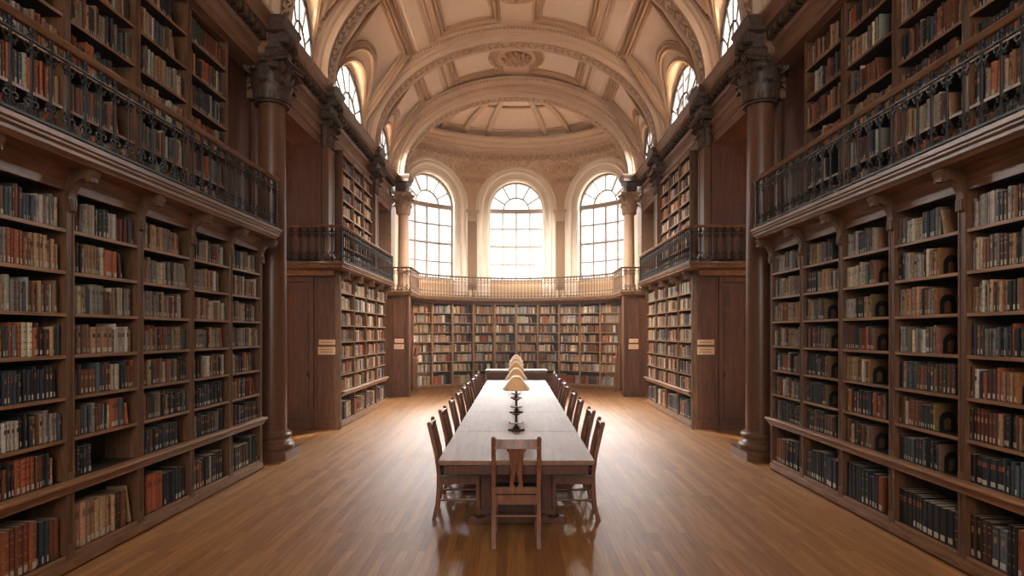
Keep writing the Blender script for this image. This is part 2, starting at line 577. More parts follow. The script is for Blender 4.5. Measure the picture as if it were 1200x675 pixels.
    while y < 17.7:      # modillion blocks under the cornice
        fx = 3.85 if y < 8.83 else 3.75
        for (a, b, c) in ((8.83, 9.37, 3.58), (11.32, 11.8, 3.58), (15.1, 15.58, 3.58)):
            if a < y < b: fx = c
        e.box(fx - .15, fx - .04, y, y + .1, 6.24, 6.385, 1, T)
        e.box(fx - .17, fx - .15, y + .02, y + .08, 6.25, 6.33, 1, T)
        y += .19
    struct(e.build('trim_1' if sd < 0 else 'trim_2', [M['ent'], M['carved']], smooth=.4))
    # wall with the lunettes above the cornice
    wl = MB()
    NS = 24
    spans = sorted(LUN)
    edges = []
    prev = -5.6
    for (yc, hw, hh) in spans:
        a, b = yc - hw, yc + hw
        wl.add([T(3.72, prev, 6.55), T(3.72, a, 6.55), T(3.72, a, 8.2), T(3.72, prev, 8.2)], [(0, 1, 2, 3)])
        for i in range(NS):
            t0, t1 = PI - PI * i / NS, PI - PI * (i + 1) / NS
            y0, y1 = yc + hw * math.cos(t0), yc + hw * math.cos(t1)
            z0, z1 = 6.65 + hh * math.sin(t0), 6.65 + hh * math.sin(t1)
            wl.add([T(3.72, y0, z0), T(3.72, y1, z1), T(3.72, y1, 8.2), T(3.72, y0, 8.2)], [(0, 1, 2, 3)])
            wl.add([T(3.72, y0, z0), T(3.72, y1, z1), T(3.78, y1, z1), T(3.78, y0, z0)], [(0, 1, 2, 3)])
        prev = b
    wl.add([T(3.72, prev, 6.55), T(3.72, 18.3, 6.55), T(3.72, 18.3, 8.2), T(3.72, prev, 8.2)], [(0, 1, 2, 3)])
    wl.box(3.6, 4.7, -5.6, 18.3, 6.6, 6.65, 0, T)
    struct(wl.build('wall_%s_upper' % nm, M['plaster_rib'], smooth=0, recalc=False))
    for k, (yc, hw, hh) in enumerate(LUN[:3]):
        f = MB()
        rim = [(sd * 3.73, yc + (hw) * math.cos(PI * i / 24), 6.66 + hh * math.sin(PI * i / 24)) for i in range(25)]
        f.tube(rim, .035)
        f.box(3.71, 3.76, yc - hw, yc + hw, 6.65, 6.71, 0, T)
        rim2 = [(sd * 3.73, yc + (hw * .5) * math.cos(PI * i / 16), 6.66 + hh * .5 * math.sin(PI * i / 16)) for i in range(17)]
        f.tube(rim2, .024)
        for a in (30, 60, 90, 120, 150):
            ca, sa = math.cos(math.radians(a)), math.sin(math.radians(a))
            f.tube([(sd * 3.73, yc + hw * .5 * ca, 6.66 + hh * .5 * sa), (sd * 3.73, yc + hw * ca, 6.66 + hh * sa)], .022)
        f.tube([(sd * 3.73, yc, 6.66), (sd * 3.73, yc, 6.66 + hh * .5)], .022)
        wo = struct(f.build('window_%d' % (k + 4 + (0 if sd < 0 else 3)), M['iron']))
        g = MB()
        g.add([(sd * 3.735, yc + hw * math.cos(PI * i / 24), 6.66 + hh * math.sin(PI * i / 24)) for i in range(25)], [tuple(range(25))])
        g.build('pane', M['glass'], wo, smooth=0, recalc=False)

# dark block added outside the right lunette to dim its glass
mb = MB(); mb.box(4.7, 5.1, 15.3, 18.3, 6.05, 9.4)
for k in range(6): mb.box(4.66, 4.7, 15.3, 18.3, 6.4 + k * .5, 6.43 + k * .5)
struct(mb.build('dimming_block', M['dimming_block'], smooth=0))

# end wall behind the camera; three openings made up for the rear fill light
mb = MB()
for a, b in ((-6.5, -2.6), (-1.4, -.8), (.8, 1.4), (2.6, 6.5)):
    mb.box(a, b, -5.6, -5.3, 0, 10)
for a, b in ((-2.6, -1.4), (-.8, .8), (1.4, 2.6)):
    mb.box(a, b, -5.6, -5.3, 0, 2.5); mb.box(a, b, -5.6, -5.3, 7.5, 10)
struct(mb.build('wall_rear', M['panel'], smooth=0))

# ------------------------------------------------------------------ vault
AV, BV, ZS = 3.8, 2.95, 6.65
def lun_z(y):
    z = 0
    for (yc, hw, hh) in LUN:
        hw2, hh2 = hw + .1, hh + .12
        if abs(y - yc) < hw2:
            z = max(z, hh2 * math.sqrt(1 - ((y - yc) / hw2) ** 2))
    return z
def t_low(y):
    return math.asin(min(.95, lun_z(y) / BV))
def VP(t, y, off=0.0):
    n = Vector((math.cos(t) / AV, 0, math.sin(t) / BV)).normalized()
    return Vector((AV * math.cos(t), y, ZS + BV * math.sin(t))) - n * off
def VN(t):
    return -Vector((math.cos(t) / AV, 0, math.sin(t) / BV)).normalized()

ys = [-5.6 + i * .3 for i in range(0, 80)]
ys = [y for y in ys if y < 18.25] + [18.25]
for (yc, hw, hh) in LUN:
    for i in range(33):
        ys.append(yc - (hw + .1) * math.cos(PI * i / 32))
ys = sorted(set(round(y, 4) for y in ys if y <= 18.25))
vt = MB()
rows = []
for y in ys:
    t0 = t_low(y)
    rows.append([VP(t0 + (PI - 2 * t0) * j / 64, y) for j in range(65)])
vt.grid(rows)
for sd in (-1, 1):   # the small cross vaults that run out to the lunettes
    r2 = []
    for y in ys:
        t0 = t_low(y)
        p = VP(t0, y)
        r2.append([Vector((sd * p.x, y, p.z)), Vector((sd * min(3.72, max(p.x, 3.72)), y, p.z))])
    vt.grid(r2)
struct(vt.build('ceiling', M['plaster'], smooth=.5, recalc=False))

TRIM = [3]
def trim_name():
    n = 'trim_%d' % TRIM[0]; TRIM[0] += 1
    return n

def rib(yc, hw, a, b, name):
    r = MB()
    n = 72
    path, nor = [], []
    for i in range(n + 1):
        t = PI * i / n
        path.append((a * math.cos(t), yc, ZS + b * math.sin(t)))
        nor.append(-Vector((math.cos(t) / a, 0, math.sin(t) / b)))
    # profile (along y, towards the hall)
    pr = [(-hw, -.02), (-hw, .02), (-hw + .06, .02), (-hw + .07, -.015), (hw - .07, -.015), (hw - .06, .02), (hw, .02), (hw, -.1), (hw + .05, -.12),
          (hw + .05, -.18), (hw + .12, -.2), (hw + .12, -.28), (hw + .2, -.32), (hw + .2, -.5), (-hw - .2, -.5), (-hw - .2, -.36), (-hw - .17, -.33), (-hw - .19, -.3), (-hw - .12, -.27), (-hw - .12, -.21), (-hw - .07, -.18), (-hw - .05, -.14), (-hw - .01, -.11), (-hw, -.06)]
    b0 = len(r.m)
    r.sweep3d(path, nor, pr, False, 0)
    npf = len(pr)
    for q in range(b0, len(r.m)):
        if (q - b0) % npf >= npf - 10 and (q - b0) // npf < n: r.m[q] = 2  # outer steps take the tan that has shade in it
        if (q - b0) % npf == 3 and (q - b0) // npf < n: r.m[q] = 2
    # carved scrolls on the soffit
    L = 0
    pts = [Vector(p) for p in path]
    step = .17
    nxt = step
    for i in range(n):
        sl = (pts[i + 1] - pts[i]).length
        while L + sl > nxt:
            f = (nxt - L) / sl
            p = pts[i].lerp(pts[i + 1], f)
            nn = Vector(nor[i]).normalized()
            tt = (pts[i + 1] - pts[i]).normalized()
            k = round(nxt / step)
            off = .06 if k % 2 else -.06
            sp = []
            for q in range(9):
                an = q * .85
                rr = .075 * (1 - q / 10)
                sp.append(p + Vector((0, off, 0)) + tt * (rr * math.cos(an)) + Vector((0, rr * math.sin(an), 0)) + nn * .012)
            r.tube(sp, .019, 5, 0)
            r.tube([p + Vector((0, -off * 1.9, 0)) - tt * .05, p + Vector((0, -off * 1.2, 0)) + nn * .02, p + Vector((0, -off * .4, 0)) + tt * .05], .017, 5, 0)
            for (bo, br, bs) in ((-hw - .14, -.24, .05), (-hw - .2, -.42, .06)):
                for hf in (-.25, .25):
                    c_ = p + tt * (hf * step) + Vector((0, bo, 0)) + nn * br
                    r.blob(c_, bs * .5, bs * .6, bs * .5, 2, 5)
            nxt += step
        L += sl
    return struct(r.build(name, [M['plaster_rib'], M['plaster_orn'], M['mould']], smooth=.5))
rib(9.15, .25, 3.55, 2.62, trim_name())
rib(11.4, .25, 3.55, 2.62, trim_name())
rib(15.2, .25, 3.55, 2.58, trim_name())
rib(18.05, .22, 3.37, 2.33, trim_name())
rib(4.9, .25, 3.55, 2.62, trim_name())
rib(0.9, .25, 3.55, 2.62, trim_name())

# wall over the apse arch
mb = MB()
rows = []
for i in range(65):
    t = PI * i / 64
    x = 3.6 * math.cos(t); z = ZS + 2.7 * math.sin(t)
    rows.append([(x * 1.0, 18.27, z), (x * 1.25, 18.27, 10.4)])
mb.grid(rows)
struct(mb.build('wall_apse_arch', M['plaster_rib'], recalc=False))

# moulded panels of the vault
def vault_frames(y0, y1, yc, side_low):
    f = MB()
    prof = [(-.08, 0), (-.08, .05), (-.05, .08), (-.02, .06), (0, .03), (.03, .09), (.07, .06), (.08, 0)]
    prof2 = [(-.025, 0), (-.025, .045), (.025, .045), (.025, 0)]
    def rectpath(ta, tb, ya, yb, n=18):
        P = [(ta + (tb - ta) * i / n, ya) for i in range(n)] + [(tb, ya + (yb - ya) * i / 6) for i in range(6)] + \
            [(tb + (ta - tb) * i / n, yb) for i in range(n)] + [(ta, yb + (ya - yb) * i / 6) for i in range(6)]
        return P
    d = math.radians
    def put(P, pr, flip=1):
        f.sweep3d([VP(t, y) for t, y in P], [VN(t) for t, y in P], pr, True, 0, flip)
    # two panels either side of the medallion
    for s in (0, 1):
        for (ins, pr) in ((0, prof), (.12, prof2)):
            ta, tb = d(61) + ins / 3.2, d(83) - ins / 3.2
            P = rectpath(ta, tb, y0 + .22 + ins, y1 - .22 - ins)
            # a bite out of the panel where the medallion sits
            rad = .62 if y1 - y0 > 2 else .42
            Q = []
            for (t, y) in P:
                x = abs(AV * math.cos(t))
                if abs(y - yc) < rad + ins:
                    xm = math.sqrt((rad + ins) ** 2 - (y - yc) ** 2)
                    if x < xm + .02: t = math.acos(min(1, (xm + .02) / AV))
                Q.append((t, y))
            if s: Q = [(PI - t, y) for t, y in Q]
            put(Q, pr)
    # raised bands that divide the vault
    for s in (0, 1):
        ta, tb = d(49), d(56)
        rows = []
        for i in range(9):
            t = ta + (tb - ta) * i / 8
            tt = PI - t if s else t
            o = .05 if 0 < i < 8 else 0
            rows.append([VP(tt, y0, o), VP(tt, y1, o)])
        f.grid(rows, 1)
        for te in (47.5, 57.5):
            tt = PI - d(te) if s else d(te)
            f.sweep3d([VP(tt, y0), VP(tt, y1)], [VN(tt)] * 2, [(-.04, 0), (-.04, .03), (0, .05), (.04, .03), (.04, 0)])
    # side panels following the groin of the lunette
    for s in (0, 1):
        for (ins, pr) in ((0, prof), (.12, prof2)):
            tb = d(45) - ins / 3.2
            ya, yb = y0 + .2 + ins, y1 - .2 - ins
            n = 24
            P = [(min(tb - .12, max(d(10) + ins / 3.2, t_low(ya + (yb - ya) * i / n) + .11 + ins / 3.2)), ya + (yb - ya) * i / n) for i in range(n + 1)]
            P += [(tb, yb + (ya - yb) * i / 8) for i in range(9)]
            if s: P = [(PI - t, y) for t, y in P]
            put(P, pr)
        # moulding along the groin itself
        G = []
        for (yl, hw, hh) in LUN:
            if y0 < yl < y1:
                for i in range(33):
                    y = yl - (hw + .1) * math.cos(PI * i / 32)
                    t = t_low(y)
                    G.append((PI - t if s else t, y))
        if G:
            f.sweep3d([VP(t, y) for t, y in G], [VN(t) for t, y in G], [(-.05, -.03), (-.05, .03), (0, .06), (.05, .03), (.05, -.03)])
    return f
for (y0, y1, yc) in ((9.55, 11.0, 10.25), (11.8, 14.8, 13.3), (15.6, 17.68, 16.65)):
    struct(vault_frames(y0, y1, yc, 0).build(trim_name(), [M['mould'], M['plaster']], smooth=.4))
# ceiling medallions: ring mouldings round a leafy rosette
def medallion(yc, r, label):
    t = thing('ceiling_rosette', label, 'ceiling ornament', (0, yc, ZS + BV), 0)
    m = MB()
    m.lathe([(r * 1.02, .0), (r * 1.0, -.05), (r * .9, -.07), (r * .86, -.04), (r * .8, -.04), (r * .76, -.07), (r * .7, -.05), (r * .68, -.02), (.01, -.02)], n=48)
    m.build('ring', M['plaster_rib'], t, smooth=.5)
    p = MB()
    for ring_, cnt, ro in ((.56, 12, .0), (.36, 8, .3), (.18, 6, .1)):
        for k in range(cnt):
            a = 2 * PI * k / cnt + ro
            ca, sa = math.cos(a), math.sin(a)
            pts = [Vector((ca * r * (ring_ - .1), sa * r * (ring_ - .1), -.03)), Vector((ca * r * ring_, sa * r * ring_, -.1)), Vector((ca * r * (ring_ + .1), sa * r * (ring_ + .1), -.05))]
            p.tube(pts, lambda f, r=r: r * (.03 + .07 * math.sin(PI * (.15 + .7 * f))), 6)
    p.blob((0, 0, -.09), r * .12, r * .12, .06, n=10)
    p.build('rosette', M['plaster_orn'], t)
medallion(13.3, .62, 'round plaster ceiling rosette over the nearer part of the table, cut by frame top')
medallion(16.65, .6, 'round plaster ceiling rosette in the vault bay just before the apse')

# ------------------------------------------------------------------ apse drum
TH = math.radians(58)
SA = APSE_R * TH
YE = APSE_C + APSE_R * math.cos(TH)
XE = APSE_R * math.sin(TH)
STOT = SA + (YE - 18.25)
def AP(s, z, off=0.0):
    """point on the apse wall, s metres along it from the centre; off > 0 goes outside"""
    if abs(s) <= SA:
        th = s / APSE_R
        rr = APSE_R + off
        return Vector((rr * math.sin(th), APSE_C + rr * math.cos(th), z))
    sg = 1 if s > 0 else -1
    return Vector((sg * (XE + off), YE - (abs(s) - SA), z)) if True else None
def AN(s):
    if abs(s) <= SA:
        th = s / APSE_R
        return Vector((-math.sin(th), -math.cos(th), 0))
    return Vector((-1 if s > 0 else 1, 0, 0))
SILL, SPR, WHW = 3.75, 6.35, .99
WINS = [-WIN_ANG * APSE_R, 0, WIN_ANG * APSE_R]
ZR = 8.62
ss = [-STOT + i * (2 * STOT) / 90 for i in range(91)]
for wc in WINS:
    ss = [s for s in ss if not (wc - WHW - .03 < s < wc + WHW + .03)]
    ss += [wc - WHW * math.cos(PI * i / 28) for i in range(29)]
ss = sorted(ss)
dr = MB()
def wtop(s):
    for wc in WINS:
        if abs(s - wc) <= WHW + 1e-6:
            return SPR + math.sqrt(max(0, WHW ** 2 - (s - wc) ** 2)) * 1.1
    return None
for a, b in zip(ss[:-1], ss[1:]):
    mid = wtop((a + b) / 2)
    if mid is None:
        dr.add([AP(a, 0), AP(b, 0), AP(b, 7.75), AP(a, 7.75)], [(0, 1, 2, 3)])
        dr.add([AP(a, 7.75), AP(b, 7.75), AP(b, ZR), AP(a, ZR)], [(0, 1, 2, 3)], 1)
    else:
        za, zb = wtop(a) or SPR, wtop(b) or SPR
        dr.add([AP(a, 0), AP(b, 0), AP(b, SILL), AP(a, SILL)], [(0, 1, 2, 3)])
        dr.add([AP(a, za), AP(b, zb), AP(b, ZR), AP(a, ZR)], [(0, 1, 2, 3)], 1)
        dr.add([AP(a, za), AP(b, zb), AP(b, zb, .35), AP(a, za, .35)], [(0, 1, 2, 3)])
        dr.add([AP(a, SILL), AP(b, SILL), AP(b, SILL, .35), AP(a, SILL, .35)], [(0, 1, 2, 3)])
for wc in WINS:
    for e_ in (-WHW, WHW):
        dr.add([AP(wc + e_, SILL), AP(wc + e_, SPR), AP(wc + e_, SPR, .35), AP(wc + e_, SILL, .35)], [(0, 1, 2, 3)])
struct(dr.build('wall_apse', [M['drum'], M['frieze']], smooth=.5, recalc=False))

for wi, wc in enumerate(WINS):
    fr = MB()
    OF = .22
    def WP(ds, z, o=OF): return AP(wc + ds, z, o)
    out = [(-WHW + .03, SILL + .0)] + [(-WHW + .03, SILL + (SPR - SILL) * i / 6) for i in range(1, 6)]
    out += [(-(WHW - .03) * math.cos(PI * i / 32), SPR + (WHW - .03) * 1.1 * math.sin(PI * i / 32)) for i in range(33)]
    out += [(WHW - .03, SPR + (SILL - SPR) * i / 6) for i in range(1, 7)]
    box = lambda a, b: [(-a, -b), (-a, b), (a, b), (a, -b)]
    def bar(pts, a, b):
        fr.sweep3d([WP(s, z) for s, z in pts], [AN(wc + s) for s, z in pts], box(a, b))
    bar(out, .045, .05)
    bar([(-WHW, SILL + .04), (-.5, SILL + .04), (0, SILL + .04), (.5, SILL + .04), (WHW, SILL + .04)], .05, .06)
    bar([(-WHW + .03 + i * (WHW - .03) / 5, SPR) for i in range(11)], .07, .07)
    rowz = [SILL + (SPR - SILL) * q for q in (.25, .5, .75)]
    for q, z in enumerate(rowz):
        bar([(-WHW + .03 + i * (WHW - .03) / 5, z) for i in range(11)], .034 if q == 1 else .022, .03)
    for s in (-.48, 0, .48):
        bar([(s, SILL), (s, SPR)], .023 if s else .026, .03)
    bar([(-.46 * math.cos(PI * i / 20), SPR + .5 * math.sin(PI * i / 20)) for i in range(21)], .023, .03)
    for a in (30, 60, 90, 120, 150):
        ca, sa = math.cos(math.radians(a)), math.sin(math.radians(a))
        bar([(.46 * ca, SPR + .5 * sa), ((WHW - .03) * ca, SPR + (WHW - .03) * 1.1 * sa)], .022, .03)
    wo = struct(fr.build('window_%d' % (wi + 1), M['sash'], smooth=.4))
    g = MB()
    rows = []
    for i in range(29):
        s = -WHW * math.cos(PI * i / 28)
        rows.append([WP(s, SILL, .24), WP(s, SPR + math.sqrt(max(0, WHW ** 2 - s * s)) * 1.1, .24)])
    g.grid(rows)
    g.build('pane', M['glass'], wo, smooth=0, recalc=False)
    # surround mouldings
    sr = MB()
    o2 = [(-WHW, SILL - .5 + (SPR - SILL + .5) * i / 8) for i in range(8)]
    o2 += [(-WHW * math.cos(PI * i / 36), SPR + WHW * 1.1 * math.sin(PI * i / 36)) for i in range(37)]
    o2 += [(WHW, SPR + (SILL - .5 - SPR) * i / 8) for i in range(1, 9)]
    pr = [(-.03, -.12), (-.03, .05), (.05, .08), (.09, .03), (.2, .03), (.22, .09), (.29, .13), (.34, .07), (.4, .06), (.44, .1), (.5, .05), (.5, -.02)]
    P = [AP(wc + s, z) for s, z in o2]
    # outward in-plane direction must leave the opening
    sr.sweep3d(P, [AN(wc + s) for s, z in o2], pr, False, 0, -1)
    struct(sr.build(trim_name(), M['surround'], smooth=.5))

# pilasters between the windows, standing on the apse wall
for k, th in enumerate((-21.3, 21.3)):
    s0 = math.radians(th) * APSE_R
    t = thing('pilaster', 'fluted plaster pilaster %s of the middle arched apse window' % ('left' if th < 0 else 'right'), 'pilaster', AP(s0, Z3), 0)
    def pl(mb_, a, b, z0, z1, dp):
        q = [AP(s0 + a, z0), AP(s0 + b, z0), AP(s0 + b, z0, -dp), AP(s0 + a, z0, -dp)]
        vv = [p - t.location for p in q]
        mb_.add([(p.x, p.y, z0 - Z3) for p in vv] + [(p.x, p.y, z1 - Z3) for p in vv], [(0, 3, 2, 1), (4, 5, 6, 7), (0, 1, 5, 4), (1, 2, 6, 5), (2, 3, 7, 6), (3, 0, 4, 7)])
    m = MB(); pl(m, -.17, .17, Z3 + .3, 5.9, .07)
    for q in range(5): pl(m, -.14 + q * .065, -.11 + q * .065, Z3 + .4, 5.8, .085)
    m.build('shaft', M['pil_shaft'], t, smooth=0)
    m = MB(); pl(m, -.22, .22, Z3, Z3 + .18, .12); pl(m, -.2, .2, Z3 + .18, Z3 + .3, .1); m.build('base', M['plaster_rib'], t, smooth=0)
    m = MB(); pl(m, -.18, .18, 5.9, 6.2, .09); pl(m, -.24, .24, 6.2, 6.3, .15)
    for q in range(4):
        for zz in (5.92, 6.06):
            pl(m, -.17 + q * .09, -.1 + q * .09, zz, zz + .1, .125)
    m.build('capital', M['plaster_orn'], t, smooth=0)

# ring cornice of the apse and its dome
rc = MB()
spath = [-STOT + i * 2 * STOT / 100 for i in range(101)]
prr = [(.1, 8.42), (-.05, 8.42), (-.05, 8.5), (-.12, 8.53), (-.12, 8.58), (-.2, 8.61), (-.26, 8.66), (-.26, 8.72), (-.38, 8.75), (-.42, 8.8), (-.42, 8.87), (.1, 8.87)]
rc.sweep3d([AP(s, 0) for s in spath], (0, 0, 1), prr, False, 0, -1)
prr = [(.1, 7.72), (-.03, 7.72), (-.03, 7.76), (-.06, 7.78), (.1, 7.8)]
struct(rc.build(trim_name(), M['plaster_rib'], smooth=.4))
dm = MB()
def DP(s, q, off=0):
    p = AP(s, 0)
    c = Vector((p.x * .0, 18.3, 0))
    e_ = p.lerp(Vector((p.x * .12, 18.25, 0)), q)
    z = 8.84 + (.72 - off) * math.sqrt(max(0, 1 - (1 - q) ** 2))
    return Vector((e_.x, max(18.25, e_.y), z))
rows = []
for j in range(21):
    q = (j / 20) ** 1.4
    rows.append([DP(s, q) for s in spath])
dm.grid(rows)
struct(dm.build('ceiling_apse', M['plaster'], recalc=False))
dr2 = MB()
for s in [math.radians(a) * APSE_R for a in (-50, -38, -26, -14, 14, 26, 38, 50)]:
    pts = [DP(s, .02 + .7 * i / 12, .04) for i in range(13)]
    dr2.sweep3d(pts, (0, 0, -1), [(-.09, 0), (-.09, .05), (-.05, .07), (.05, .07), (.09, .05), (.09, 0)])
for q in (.1, .5, .72):
    dr2.tube([DP(s, q, .04) for s in spath[10:-10]], .05, 6)
struct(dr2.build(trim_name(), M['plaster_rib']))
# painted-relief scrollwork frieze over the apse windows
sc = MB()
s = -3.9
k = 0
while s < 3.95:
    near_w = min(abs(s - wc) for wc in WINS)
    zc = 8.2
    big = near_w > 1.2
    for (dz, rad) in (((0, .17), (-.42, .2), (-.85, .15)) if big else ((.03, .13),)):
        if dz < 0 and near_w < 1.35 - dz * -.2: continue
        for sg in (-1, 1):
            pts = []
            for q in range(22):
                an = q * .52
                rr = rad * (1 - q / 25)
                ds = sg * (rad * 1.0 - rr * math.cos(an))
                pts.append(AP(s + ds * .9, zc + dz + rr * math.sin(an), -.012))
            sc.tube(pts, .017, 5)
        sc.blob(AP(s, zc + dz + rad * .2, -.01), .05, .05, .08)
    s += .42
    k += 1
struct(sc.build(trim_name(), M['plaster_orn']))

# ------------------------------------------------------------------ bookcases and books
BOOKS = []
PAL = {
    'tan': (172, 134, 98), 'cream': (198, 180, 152), 'grey': (136, 126, 116), 'pale grey': (172, 164, 152), 'brown': (112, 72, 48), 'rust orange': (164, 88, 50),
    'navy blue': (42, 48, 57), 'slate blue': (72, 82, 88), 'black': (38, 35, 34), 'dark red': (112, 46, 36), 'dark green': (50, 60, 50), 'dark brown': (70, 46, 34)}
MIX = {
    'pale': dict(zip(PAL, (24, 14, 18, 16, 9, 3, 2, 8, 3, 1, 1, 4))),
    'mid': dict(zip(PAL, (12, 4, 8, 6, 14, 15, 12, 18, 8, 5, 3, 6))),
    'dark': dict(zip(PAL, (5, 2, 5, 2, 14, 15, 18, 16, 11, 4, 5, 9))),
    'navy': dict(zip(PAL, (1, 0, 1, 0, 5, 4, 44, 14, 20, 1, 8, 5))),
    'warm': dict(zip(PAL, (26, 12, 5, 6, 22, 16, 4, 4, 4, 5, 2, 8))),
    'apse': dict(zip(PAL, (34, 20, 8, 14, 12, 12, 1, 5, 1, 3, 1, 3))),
}
BAND = lin((168, 122, 74))
DARKB = lin((46, 34, 28))
def pick(mix):
    d = MIX[mix]
    return R.choices(list(d), list(d.values()))[0]

class Frame:
    def __init__(s, o, U, V):
        s.o, s.U, s.V = Vector(o), Vector(U).normalized(), Vector(V).normalized()
    def __call__(s, u, v, z):
        return s.o + s.U * u + s.V * v + Vector((0, 0, z))

def fill_row(F, u0, u1, z, hmax, mix, full=1.0, tall=False, bend=None, names=None, small=1.0, weight=1.0):
    bright = 1.12 if names and names.get('sd') == 0 else 1.12 if names and names.get('mid') else 1.0  # apse and middle books lightened, light put into their colour
    u = u0 + .004
    end = u0 + (u1 - u0) * full
    row = []
    runc = None; runn = 0
    while True:
        if runn <= 0:
            cn = pick(mix)
            runn = R.choice((1, 1, 1, 1, 1, 1, 2, 2, 4)) if not tall else R.choice((1, 2, 3, 5))
            h = hmax * (R.uniform(.66, .84) if not tall else R.uniform(.6, .76))
            t = R.uniform(.022, .05) * small if not tall else R.uniform(.034, .06)
            if R.random() < .08: t *= 1.5
            d = R.uniform(.17, .22) if not tall else R.uniform(.22, .27)
            band = R.random()
            lab = R.random() < .72
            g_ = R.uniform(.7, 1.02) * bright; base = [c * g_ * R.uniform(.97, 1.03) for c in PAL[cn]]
        runn -= 1
        hh = h * R.uniform(.985, 1.0)
        tt = t * R.uniform(.95, 1.05)
        if u + tt > end: break
        g2 = R.uniform(.82, 1.14); bc = lin([max(0, min(255, c * g2)) for c in base])
        row.append(dict(F=F, u=u, t=tt, h=hh, d=d, v=R.uniform(.018, .04), z=z + .0005, col=bc, cn=cn, band=band, lab=lab, lean=0.0, w=weight))
        u += tt + R.uniform(.0008, .003)
    if bend and row:
        b = row[-1]
        b.update(cn='brown', col=lin([c * R.uniform(.85, 1.15) for c in (118, 80, 56)]), d=.235, v=.02, h=hmax * R.uniform(.7, .78))
    # a last leaning book where the row has room left
    if row and u1 - u > .12 and bend is None and R.random() < .5:
        h = hmax * R.uniform(.62, .76); t = R.uniform(.022, .035)
        a = R.uniform(.12, .24)
        if u + h * math.sin(a) + t + .01 < u1:
            cn = pick(mix)
            row.append(dict(F=F, u=u + h * math.sin(a) + .003, t=t, h=h, d=.18, v=.03, z=z + .0005, col=lin(PAL[cn]), cn=cn, band=.9, lab=True, lean=a, w=weight))
            u = row[-1]['u'] + t
    for i, b in enumerate(row):
        b['i'] = i; b['n'] = len(row); b['names'] = names
    BOOKS.extend(row)
    return u

def book_T(b):
    F, a = b['F'], b['lean']
    ca, sa = math.cos(a), math.sin(a)
    def T(u, v, z):
        return F(b['u'] + u * ca - z * sa, b['v'] + v, b['z'] + u * sa + z * ca)
    return T

def bookcase(name_label, F, w_, base_row, rows, depth, top, names, mixes, full_f, group, bookends=False, ledge_z=None, weight=1.0, plinth=.12, endstile=(.045, .045), small=1.0):
    """one bay. rows: list of (z0, z1) clear heights; z0 is the top of the shelf."""
    t = thing('bookcase', name_label, 'bookcase', F(w_ / 2, 0, 0), 0, group)
    L = t.location
    loc = lambda p: p - L
    Tl = lambda u, v, z: loc(F(u, v, z))
    zb = base_row[0] if base_row else rows[0][0]
    z00 = zb - plinth
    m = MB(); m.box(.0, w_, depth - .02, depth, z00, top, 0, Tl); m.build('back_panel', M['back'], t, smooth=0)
    for side in (0, 1):
        sw_ = endstile[side]
        a, b = (0, sw_) if side == 0 else (w_ - sw_, w_)
        m = MB()
        m.box(a, b, 0, depth - .02, z00, top, 0, Tl)
        i0, i1 = (sw_ - .016, sw_ - .004) if side == 0 else (w_ - sw_ + .004, w_ - sw_ + .016)
        m.box(i0, i1, -.008, 0, zb, top - .02, 0, Tl)
        m.box(a, b, -.012, 0, top - .06, top, 0, Tl)
        if ledge_z:
            m.box(a, b, -.01, 0, z00, zb + .07, 0, Tl)
            m.box(a, b, -.01, 0, ledge_z, ledge_z + .06, 0, Tl)
        m.build('stile', M['case'] if names.get('sd') else M['edge'], t, smooth=0)  # apse stiles take the lighter wood in place of light there
    u0, u1 = endstile[0], w_ - endstile[1]
    allr = ([base_row] if base_row else []) + list(rows)
    for k, (z0, z1) in enumerate(allr):
        m = MB()
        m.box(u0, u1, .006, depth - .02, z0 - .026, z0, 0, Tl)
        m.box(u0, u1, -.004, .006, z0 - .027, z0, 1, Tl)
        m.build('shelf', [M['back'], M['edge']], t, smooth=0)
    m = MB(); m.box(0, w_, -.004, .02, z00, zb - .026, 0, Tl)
    if plinth > .08:
        m.box(0, w_, -.028, -.004, z00, zb - .05, 0, Tl)
        m.box(0, w_, -.018, -.004, zb - .05, zb - .032, 0, Tl)
    m.build('plinth', M['case_long'], t, smooth=0)
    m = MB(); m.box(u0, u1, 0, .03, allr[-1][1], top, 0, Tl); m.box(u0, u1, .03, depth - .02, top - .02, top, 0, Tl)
    m.build('head_rail', M['case_long'], t, smooth=0)
    for k, (z0, z1) in enumerate(allr):
        tall = bool(base_row) and k == 0
        mx = mixes(k)
        be = bookends(k) if callable(bookends) else False
        full = full_f(k)
        if be: full = min(full, R.uniform(.58, .72))
        rn = dict(names); rn['row'] = k; rn['rows'] = len(allr)
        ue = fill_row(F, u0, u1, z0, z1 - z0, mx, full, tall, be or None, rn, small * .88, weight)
        if be:
            bookend(F, ue + .002, z0, rn)
    return t

